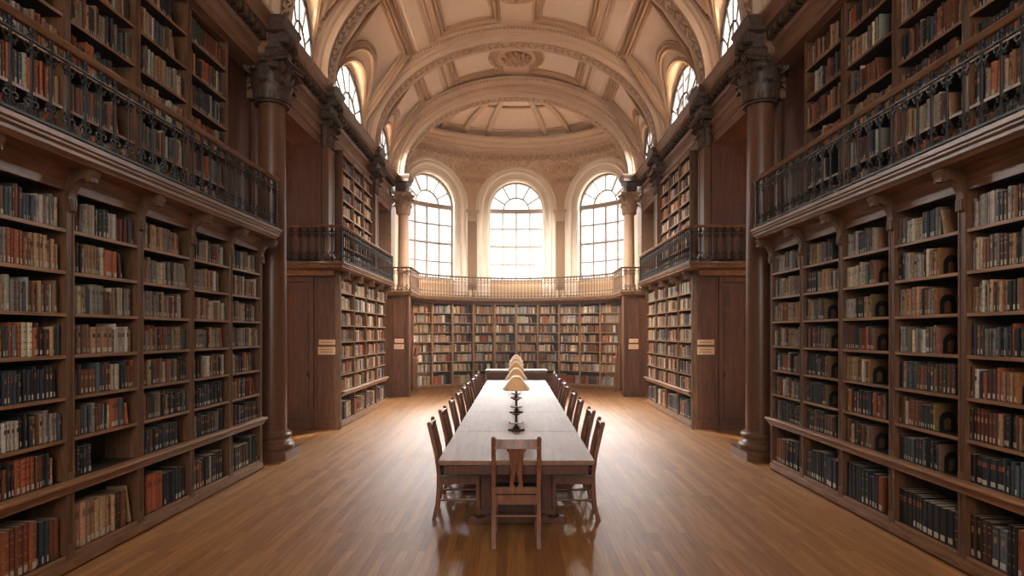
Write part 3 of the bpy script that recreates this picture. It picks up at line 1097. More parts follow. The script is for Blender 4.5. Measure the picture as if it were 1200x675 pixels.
BE = [0]
def bookend(F, u, z, rn):
    """black arched sheet-steel plate standing against the last book of a row"""
    BE[0] += 1
    lab = 'black arched metal bookend, %s, %s' % (rowname(rn), rn['bay'])
    o = thing('bookend', lab, 'bookend', F(u, .05, z + .0005), 0, 'arched steel bookends')
    L = o.location
    def arch(r, zc, n=12, lo=0.0):
        return [(.07 - r, lo)] + [(.07 - r * math.cos(PI * i / n), zc + r * math.sin(PI * i / n)) for i in range(n + 1)] + [(.07 + r, lo)]
    m = MB()
    oa, ia = arch(.068, .1), arch(.03, .085, lo=0.012)
    n = len(oa)
    P = []
    for uu in (0, .003):
        for (v, zz) in oa: P.append(F(u + uu, .05 + v, z + .0005 + zz) - L)
        for (v, zz) in ia: P.append(F(u + uu, .05 + v, z + .0005 + zz) - L)
    fcs = []
    for i in range(n - 1):
        fcs.append((i, i + 1, n + i + 1, n + i))
        fcs.append((2 * n + i, 2 * n + i + 1, 3 * n + i + 1, 3 * n + i))
        fcs.append((i, i + 1, 2 * n + i + 1, 2 * n + i))
        fcs.append((n + i, n + i + 1, 3 * n + i + 1, 3 * n + i))
    fcs += [(0, n, 2 * n - 1, n - 1), (2 * n, 3 * n, 4 * n - 1, 3 * n - 1), (n, 2 * n - 1, 4 * n - 1, 3 * n)]
    m.add(P, fcs)
    m.build('plate', M['metal'], o, smooth=0)
    m = MB()
    m.box(0, .08, .01, .13, 0, .003, 0, lambda a, b, c: F(u + .003 + a, .05 + b, z + .0005 + c) - L)
    m.build('foot', M['metal'], o, smooth=0)

def rowname(rn):
    k = rn['row']
    if rn.get('up'):
        n = rn['rows'] - k
        return ('top shelf' if n == 1 else ORD[n - 1] + ' shelf from top')
    if k == 0: return 'bottom shelf'
    if k == 1: return 'shelf on the ledge'
    if k == rn['rows'] - 1: return 'top shelf'
    return ORD[k - 1] + ' shelf above the ledge'

LEDGE = .73
LROWS = [(.73 + .3315 * k, .73 + .3315 * (k + 1) - .026) for k in range(7)]
BROW = (.145, .63)
NB = ['nearest', 'second', 'third', 'fourth', 'fifth']
Y1 = [8.31 - .89 * k for k in range(7)]      # bay edges of the near lower run, from the column back towards the camera

def run_full_left(k):
    return R.choice((1, 1, .96, .9, .8)) if k else R.choice((1, 1, .9))
for sd in (-1, 1):
    for i in range(6):
        ya, yb = Y1[i + 1], Y1[i]
        F = Frame((sd * X1, ya if sd < 0 else yb, 0), (0, 1 if sd < 0 else -1, 0), (sd, 0, 0))
        near_i = 4 - i
        if near_i < 0:
            bay = 'sixth bay, %s lower bookcase' % SIDE[sd]
        else:
            bay = '%s bay of lower %s bookcase' % (('nearest' if near_i == 0 else NB[near_i] + ' nearest'), SIDE[sd])
        fromcol = ['next to the column', 'second from the column', 'third from the column', 'fourth from the column', 'fifth from the column', 'sixth from the column'][i]
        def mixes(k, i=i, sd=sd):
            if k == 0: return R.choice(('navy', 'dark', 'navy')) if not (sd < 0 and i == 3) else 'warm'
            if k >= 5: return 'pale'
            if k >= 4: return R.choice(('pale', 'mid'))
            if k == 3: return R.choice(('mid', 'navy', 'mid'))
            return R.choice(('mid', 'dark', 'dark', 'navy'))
        ff = run_full_left
        be = False
        if sd > 0:
            be = (lambda k, i=i: 1 <= k <= 6 and ((k * 7 + i * 3) % 5 not in (0,)) and i in (1, 2, 3) or (i == 4 and k in (3, 5)))
        fixed = {}
        if sd < 0 and i == 3: fixed = {1: .34, 2: .86, 6: .74}
        if sd > 0 and i == 3: fixed = {0: 1, 7: .68}
        if sd > 0 and i == 2: fixed = {7: .74}
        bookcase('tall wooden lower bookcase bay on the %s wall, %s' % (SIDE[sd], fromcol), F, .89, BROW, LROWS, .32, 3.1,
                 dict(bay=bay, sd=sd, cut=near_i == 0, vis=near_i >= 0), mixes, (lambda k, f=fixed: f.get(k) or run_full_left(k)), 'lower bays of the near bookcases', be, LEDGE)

# upper near run
UROWS = [(3.47 + .402 * k, 3.47 + .402 * (k + 1) - .026) for k in range(6)]
XU = 3.95
YU = [8.2 - .985 * k for k in range(7)]
for sd in (-1, 1):
    for i in range(6):
        ya, yb = YU[i + 1], YU[i]
        F = Frame((sd * XU, ya if sd < 0 else yb, 0), (0, 1 if sd < 0 else -1, 0), (sd, 0, 0))
        ni = 4 - i
        bay = '%s bay, upper %s gallery' % ((['', 'nearest', 'second nearest', 'third nearest', 'fourth nearest'][ni] if ni > 0 else 'outermost'), SIDE[sd])
        bookcase('wooden upper gallery bookcase bay on the %s wall, %s' % (SIDE[sd], ['next to the column', 'second from the column', 'third from the column', 'fourth from the column', 'fifth from the column', 'sixth from the column'][i]),
                 F, .985, None, UROWS, .3, 5.89, dict(bay=bay, sd=sd, cut=ni == 1, vis=ni >= 1, up=True),
                 (lambda k: R.choice(('mid', 'mid', 'warm', 'pale', 'dark'))), (lambda k, sd=sd: R.choice((1, 1, .95, .85, .7) if sd < 0 else (.95, .85, .75, .6))),
                 'upper bays of the near galleries', False, None, .6, .1)

# middle blocks
for sd in (-1, 1):
    w4 = (16.0 - 11.9) / 4
    for i in range(4):
        ya = 11.9 + w4 * i; yb = ya + w4
        F = Frame((sd * X2, ya if sd < 0 else yb, 0), (0, 1 if sd < 0 else -1, 0), (sd, 0, 0))
        bay = '%s bay past the %s column' % (ORD[i], SIDE[sd])
        bookcase('dark wooden bookcase bay past the door on the %s side, %s from the door' % (SIDE[sd], ['nearest', 'second', 'third', 'fourth'][i]),
                 F, w4, BROW, LROWS, .32, 3.1, dict(bay=bay, sd=sd, vis=True, mid=True), (lambda k: 'pale' if k >= 5 else R.choice(('mid', 'pale', 'mid', 'warm')) if k else 'mid'),
                 run_full_left, 'lower bays of the middle bookcases', False, LEDGE)
    w3 = (14.95 - 12.35) / 3
    rr = [(3.4 + .318 * k, 3.4 + .318 * (k + 1) - .024) for k in range(7)]
    for i in range(3):
        ya = 12.35 + w3 * i; yb = ya + w3
        F = Frame((sd * 3.6, ya if sd < 0 else yb, 0), (0, 1 if sd < 0 else -1, 0), (sd, 0, 0))
        bookcase('dark wooden bookcase bay on the far %s gallery, %s from the near pilaster' % (SIDE[sd], ['nearest', 'second', 'third'][i]),
                 F, w3, None, rr, .26, 5.68, dict(bay='x', sd=sd, vis=True, up=True, mid=True), (lambda k: R.choice(('pale', 'warm', 'mid'))), run_full_left,
                 'upper bays of the middle galleries', False, None, 1, .1)

# apse bookcases on a curve
BC, BR = 16.6, 4.72
AH = math.radians(46.6)
for i in range(10):
    a0 = -AH + 2 * AH * i / 10
    a1 = -AH + 2 * AH * (i + 1) / 10
    p0 = Vector((BR * math.sin(a0), BC + BR * math.cos(a0), 0)); p1 = Vector((BR * math.sin(a1), BC + BR * math.cos(a1), 0))
    U = (p1 - p0).normalized(); V = Vector((-U.y, U.x, 0))
    F = Frame(p0, U, V)
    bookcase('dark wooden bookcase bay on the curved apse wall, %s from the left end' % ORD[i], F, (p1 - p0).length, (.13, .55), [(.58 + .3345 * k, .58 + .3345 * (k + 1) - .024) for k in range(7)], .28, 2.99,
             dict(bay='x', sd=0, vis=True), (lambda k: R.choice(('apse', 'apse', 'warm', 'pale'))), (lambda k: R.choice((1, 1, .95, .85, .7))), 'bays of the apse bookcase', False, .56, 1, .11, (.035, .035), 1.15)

# ledges running along the bookcases
def ledge(path, label, sign, z=LEDGE):
    m = MB()
    m.sweep_plan(path, [(.02, z - .105), (-.028, z - .1), (-.034, z - .075), (-.05, z - .065), (-.058, z - .045), (-.08, z - .035), (-.092, z - .02), (-.09, z - .006), (-.078, z + .002), (.0, z + .002)], sign)
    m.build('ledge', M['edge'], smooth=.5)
    tag(bpy.data.objects[-1] if False else C.objects[-1], label, 'ledge')
for sd in (-1, 1):
    sg = 1 if sd < 0 else -1
    ledge([(sd * X1, Y1[6]), (sd * X1, 8.33)], 'long moulded wood ledge along the near %s lower bookcases' % SIDE[sd], sg)
    ledge([(sd * X2, 11.88), (sd * X2, 16.0)], 'moulded wood ledge along the %s bookcases past the door' % SIDE[sd], sg)
    # corner posts that end the runs
    m = MB(); T = lambda x, y, z, sd=sd: (sd * x, y, z)
    m.box(X1 - .004, X1 + .34, 8.31, 8.335, 0, 3.1, 0, T)
    tag(m.build('end_panel', M['case'], smooth=0), 'wood end panel of the near %s bookcases, beside the column' % SIDE[sd], 'end panel')
    m = MB()
    m.box(X2 - .02, X2 + .05, 11.72, 11.895, 0, 3.1, 0, T)
    m.lathe([(.026, 0), (.026, 3.1)], sd * (X2 - .018), 11.735, 12)
    tag(m.build('corner_post', M['case'], smooth=.6), 'slim rounded wood corner post of the %s bookcase by the name plates' % SIDE[sd], 'post')

# ------------------------------------------------------------------ galleries
def gal_prof(z):
    return [(0, z), (0, z - .035), (.02, z - .045), (.02, z - .06), (.045, z - .075), (.045, z - .1), (.075, z - .115), (.09, z - .13), (.26, z - .14), (.285, z - .2), (.3, z - .24), (.5, z - .24), (.5, z)]
def bracket_mesh(F, u, z, proj=.22, wd=.085):
    """carved console under the gallery edge; F: u along, v into the wall (0 at the case front)"""
    m = MB()
    sp = [(0, z - .47), (-.02, z - .46), (-.03, z - .4), (-.022, z - .36), (-.03, z - .31), (-.05, z - .265), (-.085, z - .23), (-.13, z - .215), (-proj, z - .205), (-proj - .02, z - .16), (-proj, z - .135), (.0, z - .135)]
    n = len(sp)
    P = [F(u - wd / 2, a, b) for a, b in sp] + [F(u + wd / 2, a, b) for a, b in sp]
    m.add(P, [tuple(range(n)), tuple(range(n, 2 * n))[::-1]] + [(i, (i + 1) % n, n + (i + 1) % n, n + i) for i in range(n)])
    for k in range(3):
        q = u - wd / 2 + .012 + k * .024
        m.box(q, q + .014, -.036, -.02, z - .46, z - .37, 0, lambda a, b, c: F(a, b, c))
    for k in range(4):
        q = u - wd / 2 + .004 + k * .021
        m.box(q, q + .013, -proj + .0, -proj + .05, z - .235, z - .18, 0, lambda a, b, c: F(a, b, c))
    return m

def balcony(label, path, z, sign, floorboxes, T, brackets):
    t = thing('gallery_balcony', label, 'balcony', (path[0][0], path[0][1], z))
    L = t.location
    m = MB()
    m.sweep_plan(path, gal_prof(z), sign)
    m.build('moulded_edge', M['case_long'], t, smooth=.4, loc=L).location = (0, 0, 0)
    m = MB()
    for bx in floorboxes: m.box(*bx, 0, T)
    if m.v: m.build('floor_slab', M['case_long'], t, smooth=0, loc=L).location = (0, 0, 0)
    for (F, u, pj) in brackets:
        bracket_mesh(F, u, z, pj).build('bracket', M['case'], t, smooth=.5, loc=L).location = (0, 0, 0)
    return t

def railing(label, path, z, top, spacing, mats, sign, postpts, group, n_max=100, slim=1.0):
    t = thing('railing', label, 'railing', (path[0][0], path[0][1], z), 0, group)
    L = Vector(t.location)
    H = top - z
    m = MB()
    hp = [(-.035, top - .03), (-.045, top - .012), (-.04, top), (.04, top), (.045, top - .012), (.035, top - .03), (.02, top - .045), (-.02, top - .045)]
    m.sweep_plan(path, hp, sign); m.build('handrail', mats[0], t, smooth=.5, loc=L).location = (0, 0, 0)
    m = MB()
    m.sweep_plan(path, [(-.02, z + .03), (-.02, z + .05), (.02, z + .05), (.02, z + .03)], sign)
    m.sweep_plan(path, [(-.01, top - .13), (-.01, top - .115), (.01, top - .115), (.01, top - .13)], sign)
    m.build('lower_rail', mats[1], t, smooth=.5, loc=L).location = (0, 0, 0)
    # baluster: slim rod with leaf scrolls head and foot
    b = MB()
    q = H - .045
    s = slim
    b.lathe([(.024 * s, 0), (.024 * s, .02), (.013 * s, .035), (.022 * s, .06), (.014 * s, .08), (.0105 * s, .12), (.0095 * s, q * .5), (.0105 * s, q - .17), (.016 * s, q - .155), (.009 * s, q - .14), (.012 * s, q - .07), (.02 * s, q - .045), (.012 * s, q - .03), (.02 * s, q - .012), (.02 * s, q)], n=8)
    cum = [0]
    for p0, p1 in zip(path[:-1], path[1:]): cum.append(cum[-1] + math.hypot(p1[0] - p0[0], p1[1] - p0[1]))
    def at(d):
        for i in range(len(path) - 1):
            if d <= cum[i + 1] + 1e-9:
                f = (d - cum[i]) / max(1e-9, cum[i + 1] - cum[i])
                return (path[i][0] + (path[i + 1][0] - path[i][0]) * f, path[i][1] + (path[i + 1][1] - path[i][1]) * f,
                        math.atan2(path[i + 1][1] - path[i][1], path[i + 1][0] - path[i][0]))
        return (*path[-1], 0)
    for sg in (-1, 1):
        for (zc, up) in ((.13, 1), (q - .12, -1)):
            pts = []
            for k in range(12):
                an = k * .5
                rr = .034 * s * (1 - k / 14)
                pts.append((sg * (.036 * s - rr * math.cos(an)), 0, zc + up * rr * math.sin(an)))
            b.tube(pts, .008 * s, 5)
            b.blob((sg * .03 * s, 0, zc + up * .045), .014 * s, .012 * s, .02, n=5)
            b.blob((sg * .02 * s, 0, zc - up * .055), .013 * s, .01 * s, .022, n=5)
            b.tube([(sg * .004, 0, zc + up * -.09), (sg * .03 * s, 0, zc + up * -.06), (sg * .036 * s, 0, zc + up * -.035)], .006 * s, 5)
    n = max(2, int(cum[-1] / spacing))
    proto = None
    pos = []
    posts = [at(d) for d in postpts]
    for k in range(n):
        d = (k + .5) * cum[-1] / n
        x, y, a = at(d)
        if any(math.hypot(x - p[0], y - p[1]) < .05 for p in posts): continue
        if proto is None:
            proto = b.build('baluster', mats[1], t, smooth=.7); o = proto
        else:
            o = proto.copy(); C.objects.link(o); o.parent = t
        o.location = (x - L.x, y - L.y, 0); o.rotation_euler = (0, 0, a)
    pm = MB()
    pm.box(-.018, .018, -.018, .018, 0, H - .03)
    pm.box(-.028, .028, -.028, .028, 0, .08); pm.box(-.026, .026, -.026, .026, H - .16, H - .12)
    pp = None
    for (x, y, a) in posts:
        if pp is None:
            pp = pm.build('post', mats[1], t, smooth=.6); o = pp
        else:
            o = pp.copy(); C.objects.link(o); o.parent = t
        o.location = (x - L.x, y - L.y, 0); o.rotation_euler = (0, 0, a)
    return t

XG = 3.25
for sd in (-1, 1):
    T = lambda x, y, z, sd=sd: (sd * x, y, z)
    F = Frame((sd * X1, 0, 0), (0, 1, 0), (sd, 0, 0))
    sg = 1 if sd < 0 else -1
    balcony('long wood gallery balcony over the near %s bookcases' % SIDE[sd], [(sd * XG, 2.97), (sd * XG, 8.3)], Z1, sg,
            [(XG + .49, 4.28, 2.97, 8.3, Z1 - .12, Z1)], T, [(F, y, .2) for y in Y1[:6]])
    railing('black wrought iron railing on the near %s gallery' % SIDE[sd], [(sd * (XG + .06), 2.97), (sd * (XG + .06), 8.25)], Z1, 4.02, .168,
            (M['case_long'], M['iron']), sg, [5.25], 'gallery railings')
    F2 = Frame((sd * X2, 0, 0), (0, 1, 0), (sd, 0, 0))
    balcony('wood gallery balcony with door-side return, %s middle bookcases' % SIDE[sd], [(sd * 5.18, 11.25), (sd * XG, 11.25), (sd * XG, 16.0)], Z2, sg,
            [(XG + .49, 3.87, 11.92, 16.0, Z2 - .1, Z2 - .002)], T, [(F2, 11.95 + k * 1.01, .16) for k in range(5)])
    railing('black wrought iron railing turning the corner of the middle %s gallery' % SIDE[sd], [(sd * 5.1, 11.31), (sd * (XG + .06), 11.31), (sd * (XG + .06), 15.95)], Z2, 3.94, .15,
            (M['case_long'], M['iron']), sg, [1.79, 6.4], 'gallery railings')

GR, GC = 3.52, 17.5
GA = math.asin(3.08 / GR)
def arc(R_, c, a0, a1, n=24):
    return [(R_ * math.sin(a0 + (a1 - a0) * i / n), c + R_ * math.cos(a0 + (a1 - a0) * i / n)) for i in range(n + 1)]
ga = [(-5.1, 17.5), (-3.05, 17.5)] + arc(GR, GC, -GA, GA, 36) + [(3.05, 17.5), (5.1, 17.5)]
t = thing('gallery_balcony', 'curved gallery balcony round the apse below the tall windows', 'balcony', (0, 21.0, Z3))
m = MB()
m.sweep_plan(ga, [(p, z) for p, z in gal_prof(Z3)[:-3]] + [(.34, Z3 - .2), (.34, Z3)], 1)
m.build('moulded_edge', M['case_long'], t, smooth=.4, loc=t.location).location = (0, 0, 0)
m = MB()
rows = []
for q in range(41):
    a = -GA + 2 * GA * q / 40
    a2 = math.radians(-57 + 114 * q / 40)
    rows.append([((GR + .3) * math.sin(a), GC + (GR + .3) * math.cos(a), Z3 - .2), (4.38 * math.sin(a2), 17.35 + 4.38 * math.cos(a2), Z3 - .2)])
m.grid(rows)
m.grid([[(p[0], p[1], Z3 - .01) for p in r] for r in rows])
for sg in (-1, 1):
    m.box(3.3, 5.1, 17.8, 18.2, Z3 - .1, Z3 - .004, 0, lambda x, y, z, sg=sg: (sg * x, y, z))
    m.box(3.3, 3.7, 18.2, 19.7, Z3 - .1, Z3 - .004, 0, lambda x, y, z, sg=sg: (sg * x, y, z))
m.build('floor_slab', M['case_long'], t, smooth=0, loc=t.location).location = (0, 0, 0)
# the apse railing in three lengths divided at its tall posts
gi = [(-5.0, 17.56), (-3.11, 17.56)] + arc(GR + .06, GC, -GA, GA, 40) + [(3.11, 17.56), (5.0, 17.56)]
GM = (M['rail_bronze'], M['rail_bronze'])
railing('bronze railing at the left end of the apse gallery, from recess to curve', gi[:2] + [gi[2]], Z3, 3.84, .13, GM, 1, [1.88, 3.3], 'apse railings', slim=.9)
railing('long curved bronze railing below the tall apse windows', gi[2:-2], Z3, 3.84, .118, GM, 1, [2.25, 5.35], 'apse railings', slim=.9)
railing('bronze railing at the right end of the apse gallery, from curve to recess', [gi[-3]] + gi[-2:], Z3, 3.84, .13, GM, 1, [.1, 2.25], 'apse railings', slim=.9)

# ------------------------------------------------------------------ columns and pilasters
def leaf(m, base, outd, up_h, wd, curl, mat=0):
    """acanthus leaf: base point, outward direction, height, width"""
    o = Vector(outd).normalized(); s = Vector((-o.y, o.x, 0))
    rows = []
    for i in range(8):
        f = i / 7
        w_ = wd * (.55 + .6 * math.sin(PI * min(1, f * .9 + .1))) * (1 - .55 * f ** 3) * .5
        z = up_h * math.sin(f * PI * .62) / math.sin(PI * .5)
        out = .015 + curl * f ** 2.2
        if f > .8: z -= (f - .8) * up_h * .5
        c = Vector(base) + o * out + Vector((0, 0, z))
        rows.append([c - s * w_ - o * .012, c - s * w_ * .5 + o * .006, c + o * .016, c + s * w_ * .5 + o * .006, c + s * w_ - o * .012])
    m.grid(rows)
    rows2 = [[p - o * .012 for p in r] for r in rows]
    m.grid([r[::-1] for r in rows2])

def capital_mesh(r, H, flat=None):
    m = MB()
    if flat is None:
        m.lathe([(r * 1.08, 0), (r * 1.12, .02), (r * 1.02, .04), (r * .98, H * .5), (r * 1.12, H * .78), (r * 1.3, H * .86)], n=24)
        for row, (z, hh, cu, off, wd) in enumerate(((.04, H * .38, .1, 0, r * .85), (.05, H * .64, .14, PI / 8, r * .8))):
            for k in range(8):
                a = 2 * PI * k / 8 + off
                leaf(m, (r * math.cos(a), r * math.sin(a), z), (math.cos(a), math.sin(a), 0), hh, wd, cu)
        dirs = [PI / 4 + k * PI / 2 for k in range(4)]
        for a in dirs:
            o = Vector((math.cos(a), math.sin(a), 0))
            pts = []
            for q in range(16):
                an = -PI * .6 + q * .55
                rr = .075 * (1 - q / 19)
                pts.append(o * (r * 1.42 + rr * math.cos(an)) + Vector((0, 0, H * .74 + rr * math.sin(an))))
            m.tube(pts, .022, 6)
            m.tube([o * (r * .95) + Vector((0, 0, H * .45)), o * (r * 1.2) + Vector((0, 0, H * .72)), o * (r * 1.45) + Vector((0, 0, H * .82))], .025, 6)
        aa = r * 1.52
        poly = []
        for k in range(4):
            a = k * PI / 2
            for (x, y) in ((-aa, -aa), (-aa * .6, -aa * .84), (0, -aa * .78), (aa * .6, -aa * .84)):
                poly.append((x * math.cos(a) - y * math.sin(a), x * math.sin(a) + y * math.cos(a)))
        m.prism(poly, H * .86, H * .93); m.prism([(x * 1.06, y * 1.06) for x, y in poly], H * .93, H)
        for k in range(4):
            a = k * PI / 2
            m.blob((math.cos(a) * r * 1.25, math.sin(a) * r * 1.25, H * .88), .05, .05, .05)
    return m

def column(label, x, y, r, z0, z1, H, base_h):
    t = thing('column', label, 'column', (x, y, z0))
    t['kind'] = 'thing'
    b = MB()
    pw = r * 1.55
    if base_h:
        b.lathe([(r * 1.45, .13), (r * 1.52, .16), (r * 1.52, .2), (r * 1.42, .235), (r * 1.28, .25), (r * 1.2, .28), (r * 1.24, .31), (r * 1.32, .325), (r * 1.34, .355), (r * 1.26, .385), (r * 1.1, .395), (r * 1.06, .42)], n=32)
    else:
        b.lathe([(r * 1.3, 0), (r * 1.3, .08), (r * 1.1, .12), (r * 1.2, .16), (r * 1.05, .2)], n=24)
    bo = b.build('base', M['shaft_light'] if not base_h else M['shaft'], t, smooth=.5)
    if base_h:
        b = MB(); b.box(-pw, pw, -pw, pw, 0, .13); b.build('plinth', M['shaft'], bo, smooth=0)
    s = MB()
    zz = .42 if base_h else .2
    hh = z1 - z0 - zz
    s.lathe([(r * (1.0 - .12 * (i / 12) ** 1.8), zz + hh * i / 12) for i in range(13)] + [(r * .95, zz + hh + .004), (r * .95, zz + hh + .03), (r * .88, zz + hh + .035)], n=36)
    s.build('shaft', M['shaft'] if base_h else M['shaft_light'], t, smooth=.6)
    c = capital_mesh(r * .9, H)
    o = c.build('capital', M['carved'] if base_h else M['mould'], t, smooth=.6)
    o.location = (0, 0, z1 - z0)
    o.scale = (1.22, 1.22, 1.08)
    return t
def pilaster(label, sd, xf, y0, y1, z0, z1, H):
    yc = (y0 + y1) / 2
    t = thing('pilaster', label, 'pilaster', (sd * xf, yc, z0))
    hw = (y1 - y0) / 2
    T = lambda x, y, z: (sd * x, y, z)
    m = MB(); m.box(0, .118, -hw, hw, .2, z1 - z0, 0, T)
    m.box(-.012, 0, -hw, -hw + .05, .25, z1 - z0 - .05, 0, T); m.box(-.012, 0, hw - .05, hw, .25, z1 - z0 - .05, 0, T)
    m.build('shaft', M['shaft'], t, smooth=0)
    m = MB(); m.box(-.05, .118, -hw - .05, hw + .05, 0, .1, 0, T); m.box(-.03, .118, -hw - .03, hw + .03, .1, .15, 0, T); m.box(-.015, .118, -hw - .015, hw + .015, .15, .2, 0, T)
    m.build('base', M['shaft'], t, smooth=0)
    c = MB()
    c.box(.0, .118, -hw * .95, hw * .95, 0, H * .86, 0, T)
    for (z, hh, cu, n, wd) in ((.02, H * .4, .1, 3, .12), (.03, H * .66, .14, 4, .11)):
        for k in range(n):
            yy = -hw + hw * 2 * (k + .5) / n
            leaf(c, (sd * 0.0, yy, z), (-sd, 0, 0), hh, wd, cu)
        for e_ in (-1, 1):
            leaf(c, (sd * .08, e_ * hw * .95, z), (0, e_, 0), hh, wd, cu)
    for e_ in (-1, 1):
        o = Vector((-sd, e_, 0)).normalized()
        b0 = Vector((sd * .03, e_ * hw * .85, 0))
        pts = []
        for q in range(16):
            an = -PI * .6 + q * .55
            rr = .07 * (1 - q / 19)
            pts.append(b0 + o * (.12 + rr * math.cos(an)) + Vector((0, 0, H * .74 + rr * math.sin(an))))
        c.tube(pts, .022, 6)
    c.box(-.14, .118, -hw - .13, hw + .13, H * .86, H * .92, 0, T); c.box(-.16, .118, -hw - .15, hw + .15, H * .92, H, 0, T)
    o = c.build('capital', M['carved'], t, smooth=.6)
    o.location = (0, 0, z1 - z0)
    return t
for sd in (-1, 1):
    column('tall round marble column with leafy capital beside the near %s gallery' % SIDE[sd], sd * 3.74, 9.15, .215, 0, 5.36, .64, True)
    pilaster('flat pilaster with leafy capital at the near end of the far %s gallery' % SIDE[sd], sd, 3.6, 11.42, 11.78, Z2, 5.45, .6)
    pilaster('flat pilaster with leafy capital at the far end of the far %s gallery' % SIDE[sd], sd, 3.6, 15.22, 15.56, Z2, 5.45, .6)
    column('slim round column with leafy capital at the %s corner of the apse' % SIDE[sd], sd * 3.4, 18.0, .17, Z3, 5.45, .6, False)
    # carved newel beside the end of the apse shelves
    t = thing('newel_post', 'carved reddish wood post at the %s end of the apse bookcase' % SIDE[sd], 'post', (sd * 3.28, 19.5, 0))
    m = MB(); m.box(-.06, .06, -.06, .06, 0, 1.05); m.box(-.075, .075, -.075, .075, 0, .14); m.box(-.075, .075, -.075, .075, .98, 1.06); m.build('shaft', M['chair'], t, smooth=0)
    m = MB(); m.lathe([(.05, 1.06), (.03, 1.1), (.06, 1.16), (.07, 1.24), (.05, 1.32), (.025, 1.35), (.045, 1.39), (.03, 1.44), (.003, 1.46)], n=14); m.build('finial', M['chair'], t, smooth=.7)

# name plates on the end panels: two per panel, engraved lines of illegible lettering
def plate(label, x0, x1, y, z0, z1, lines):
    t = thing('name_plate', label, 'sign', ((x0 + x1) / 2, y, z0))
    cx = (x0 + x1) / 2
    m = MB(); m.box(x0 - cx, x1 - cx, -.012, 0, 0, z1 - z0); m.box(x0 - cx + .006, x1 - cx - .006, -.015, -.012, .006, z1 - z0 - .006)
    m.build('plate', M['brass'], t, smooth=0)
    m = MB()
    H = z1 - z0; W = x1 - x0
    for k in range(lines):
        z = H * (1 - (k + 1) / (lines + 1)) 
        u = -W * .36
        while u < W * .34:
            l = R.uniform(.012, .035)
            m.box(u, min(u + l, W * .36), -.0165, -.015, z - .007, z + .007)
            u += l + .008
    m.build('engraving', M['ink'], t, smooth=0)
for sd in (-1, 1):
    for (yy, xa, xb, who) in ((11.76, 3.55, 3.9, 'beside the door'), (17.7, 3.33, 3.62, 'by the apse')):
        s = sorted((sd * xa, sd * xb))
        sc_ = yy / 700
        ztop = [1.9 - (v - 390) * sc_ for v in ((398, 404, 406.5, 415.5) if yy < 12 else (397, 401.5, 403.5, 409))]
        plate('small brass plate, upper of the pair on the %s end panel %s' % (SIDE[sd], who), s[0] + .015, s[1] - .005, yy, ztop[1], ztop[0], 1)
        plate('larger brass plate, lower of the pair on the %s end panel %s' % (SIDE[sd], who), s[0], s[1], yy, ztop[3], ztop[2], 2)

# ------------------------------------------------------------------ reading table
TY0, TY1, TW, TZ = 5.37, 14.6, .707, .75
tb = thing('reading_table', 'very long wooden reading table down the middle of the hall', 'table', (0, TY0, 0))
cuts = [5.37, 6.98, 8.68, 10.5, 12.5, 14.6]
for a, b in zip(cuts[:-1], cuts[1:]):
    m = MB()
    y0, y1 = a - TY0 + .002, b - TY0 - .002
    m.box(-TW, TW, y0, y1, TZ - .03, TZ)
    m.box(-TW + .012, TW - .012, y0, y1, TZ - .042, TZ - .03)
    o = m.build('tabletop', M['table'], tb, smooth=0)
    bv = o.modifiers.new('edge', 'BEVEL'); bv.width = .005; bv.segments = 2
m = MB()
for sg in (-1, 1):
    m.box(sg * (TW - .06) - .012, sg * (TW - .06) + .012, .06, TY1 - TY0 - .06, TZ - .135, TZ - .042)
m.box(-TW + .06, TW - .06, .045, .07, TZ - .135, TZ - .042)
m.box(-TW + .06, TW - .06, TY1 - TY0 - .07, TY1 - TY0 - .045, TZ - .135, TZ - .042)
m.build('apron', M['table_leg'], tb, smooth=0)
for yt in (5.96, 8.72, 11.6, 14.25):
    yy = yt - TY0
    m = MB()
    for sg in (-1, 1):
        m.box(sg * .3 - .05, sg * .3 + .05, yy - .04, yy + .04, .1, TZ - .042)
        m.box(sg * .3 - .062, sg * .3 + .062, yy - .05, yy + .05, .1, .16)
    # shaped foot with scrolled ends
    pf = [(-.49, 0), (-.5, .03), (-.47, .075), (-.42, .085), (-.38, .06), (-.33, .07), (-.28, .11), (.28, .11), (.33, .07), (.38, .06), (.42, .085), (.47, .075), (.5, .03), (.49, 0), (.36, 0), (.33, .02), (-.33, .02), (-.36, 0)]
    n = len(pf)
    P = [(x, yy - .05, z) for x, z in pf] + [(x, yy + .05, z) for x, z in pf]
    m.add(P, [tuple(range(n)), tuple(range(n, 2 * n))[::-1]] + [(i, (i + 1) % n, n + (i + 1) % n, n + i) for i in range(n)])
    m.box(-.5, .5, yy - .04, yy + .04, TZ - .11, TZ - .042)
    m.box(-.25, .25, yy - .015, yy + .015, .11, TZ - .11)
    m.build('trestle', M['table_leg'], tb, smooth=.4)
m = MB(); m.box(-.05, .05, .6, 8.9, .22, .32); m.build('stretcher', M['table_leg'], tb, smooth=0)

# low desk closing the far end of the table
dk = thing('desk', 'wide wooden desk standing across the far end of the table', 'desk', (0, 14.78, 0))
m = MB(); m.box(-.77, .77, -.03, .6, .93, .97); m.box(-.755, .755, -.015, .58, .9, .93); m.build('desk_top', M['table'], dk, smooth=0)
m = MB(); m.box(-.73, .73, 0, .56, .08, .9); m.box(-.74, .74, -.01, .57, 0, .08)
for k in range(3): panel_frame(m, -.7 + k * .475, -.7 + k * .475 + .45, .14, .84, 0, wd=.05, dp=.015)
m.build('body', M['table_leg'], dk, smooth=0)

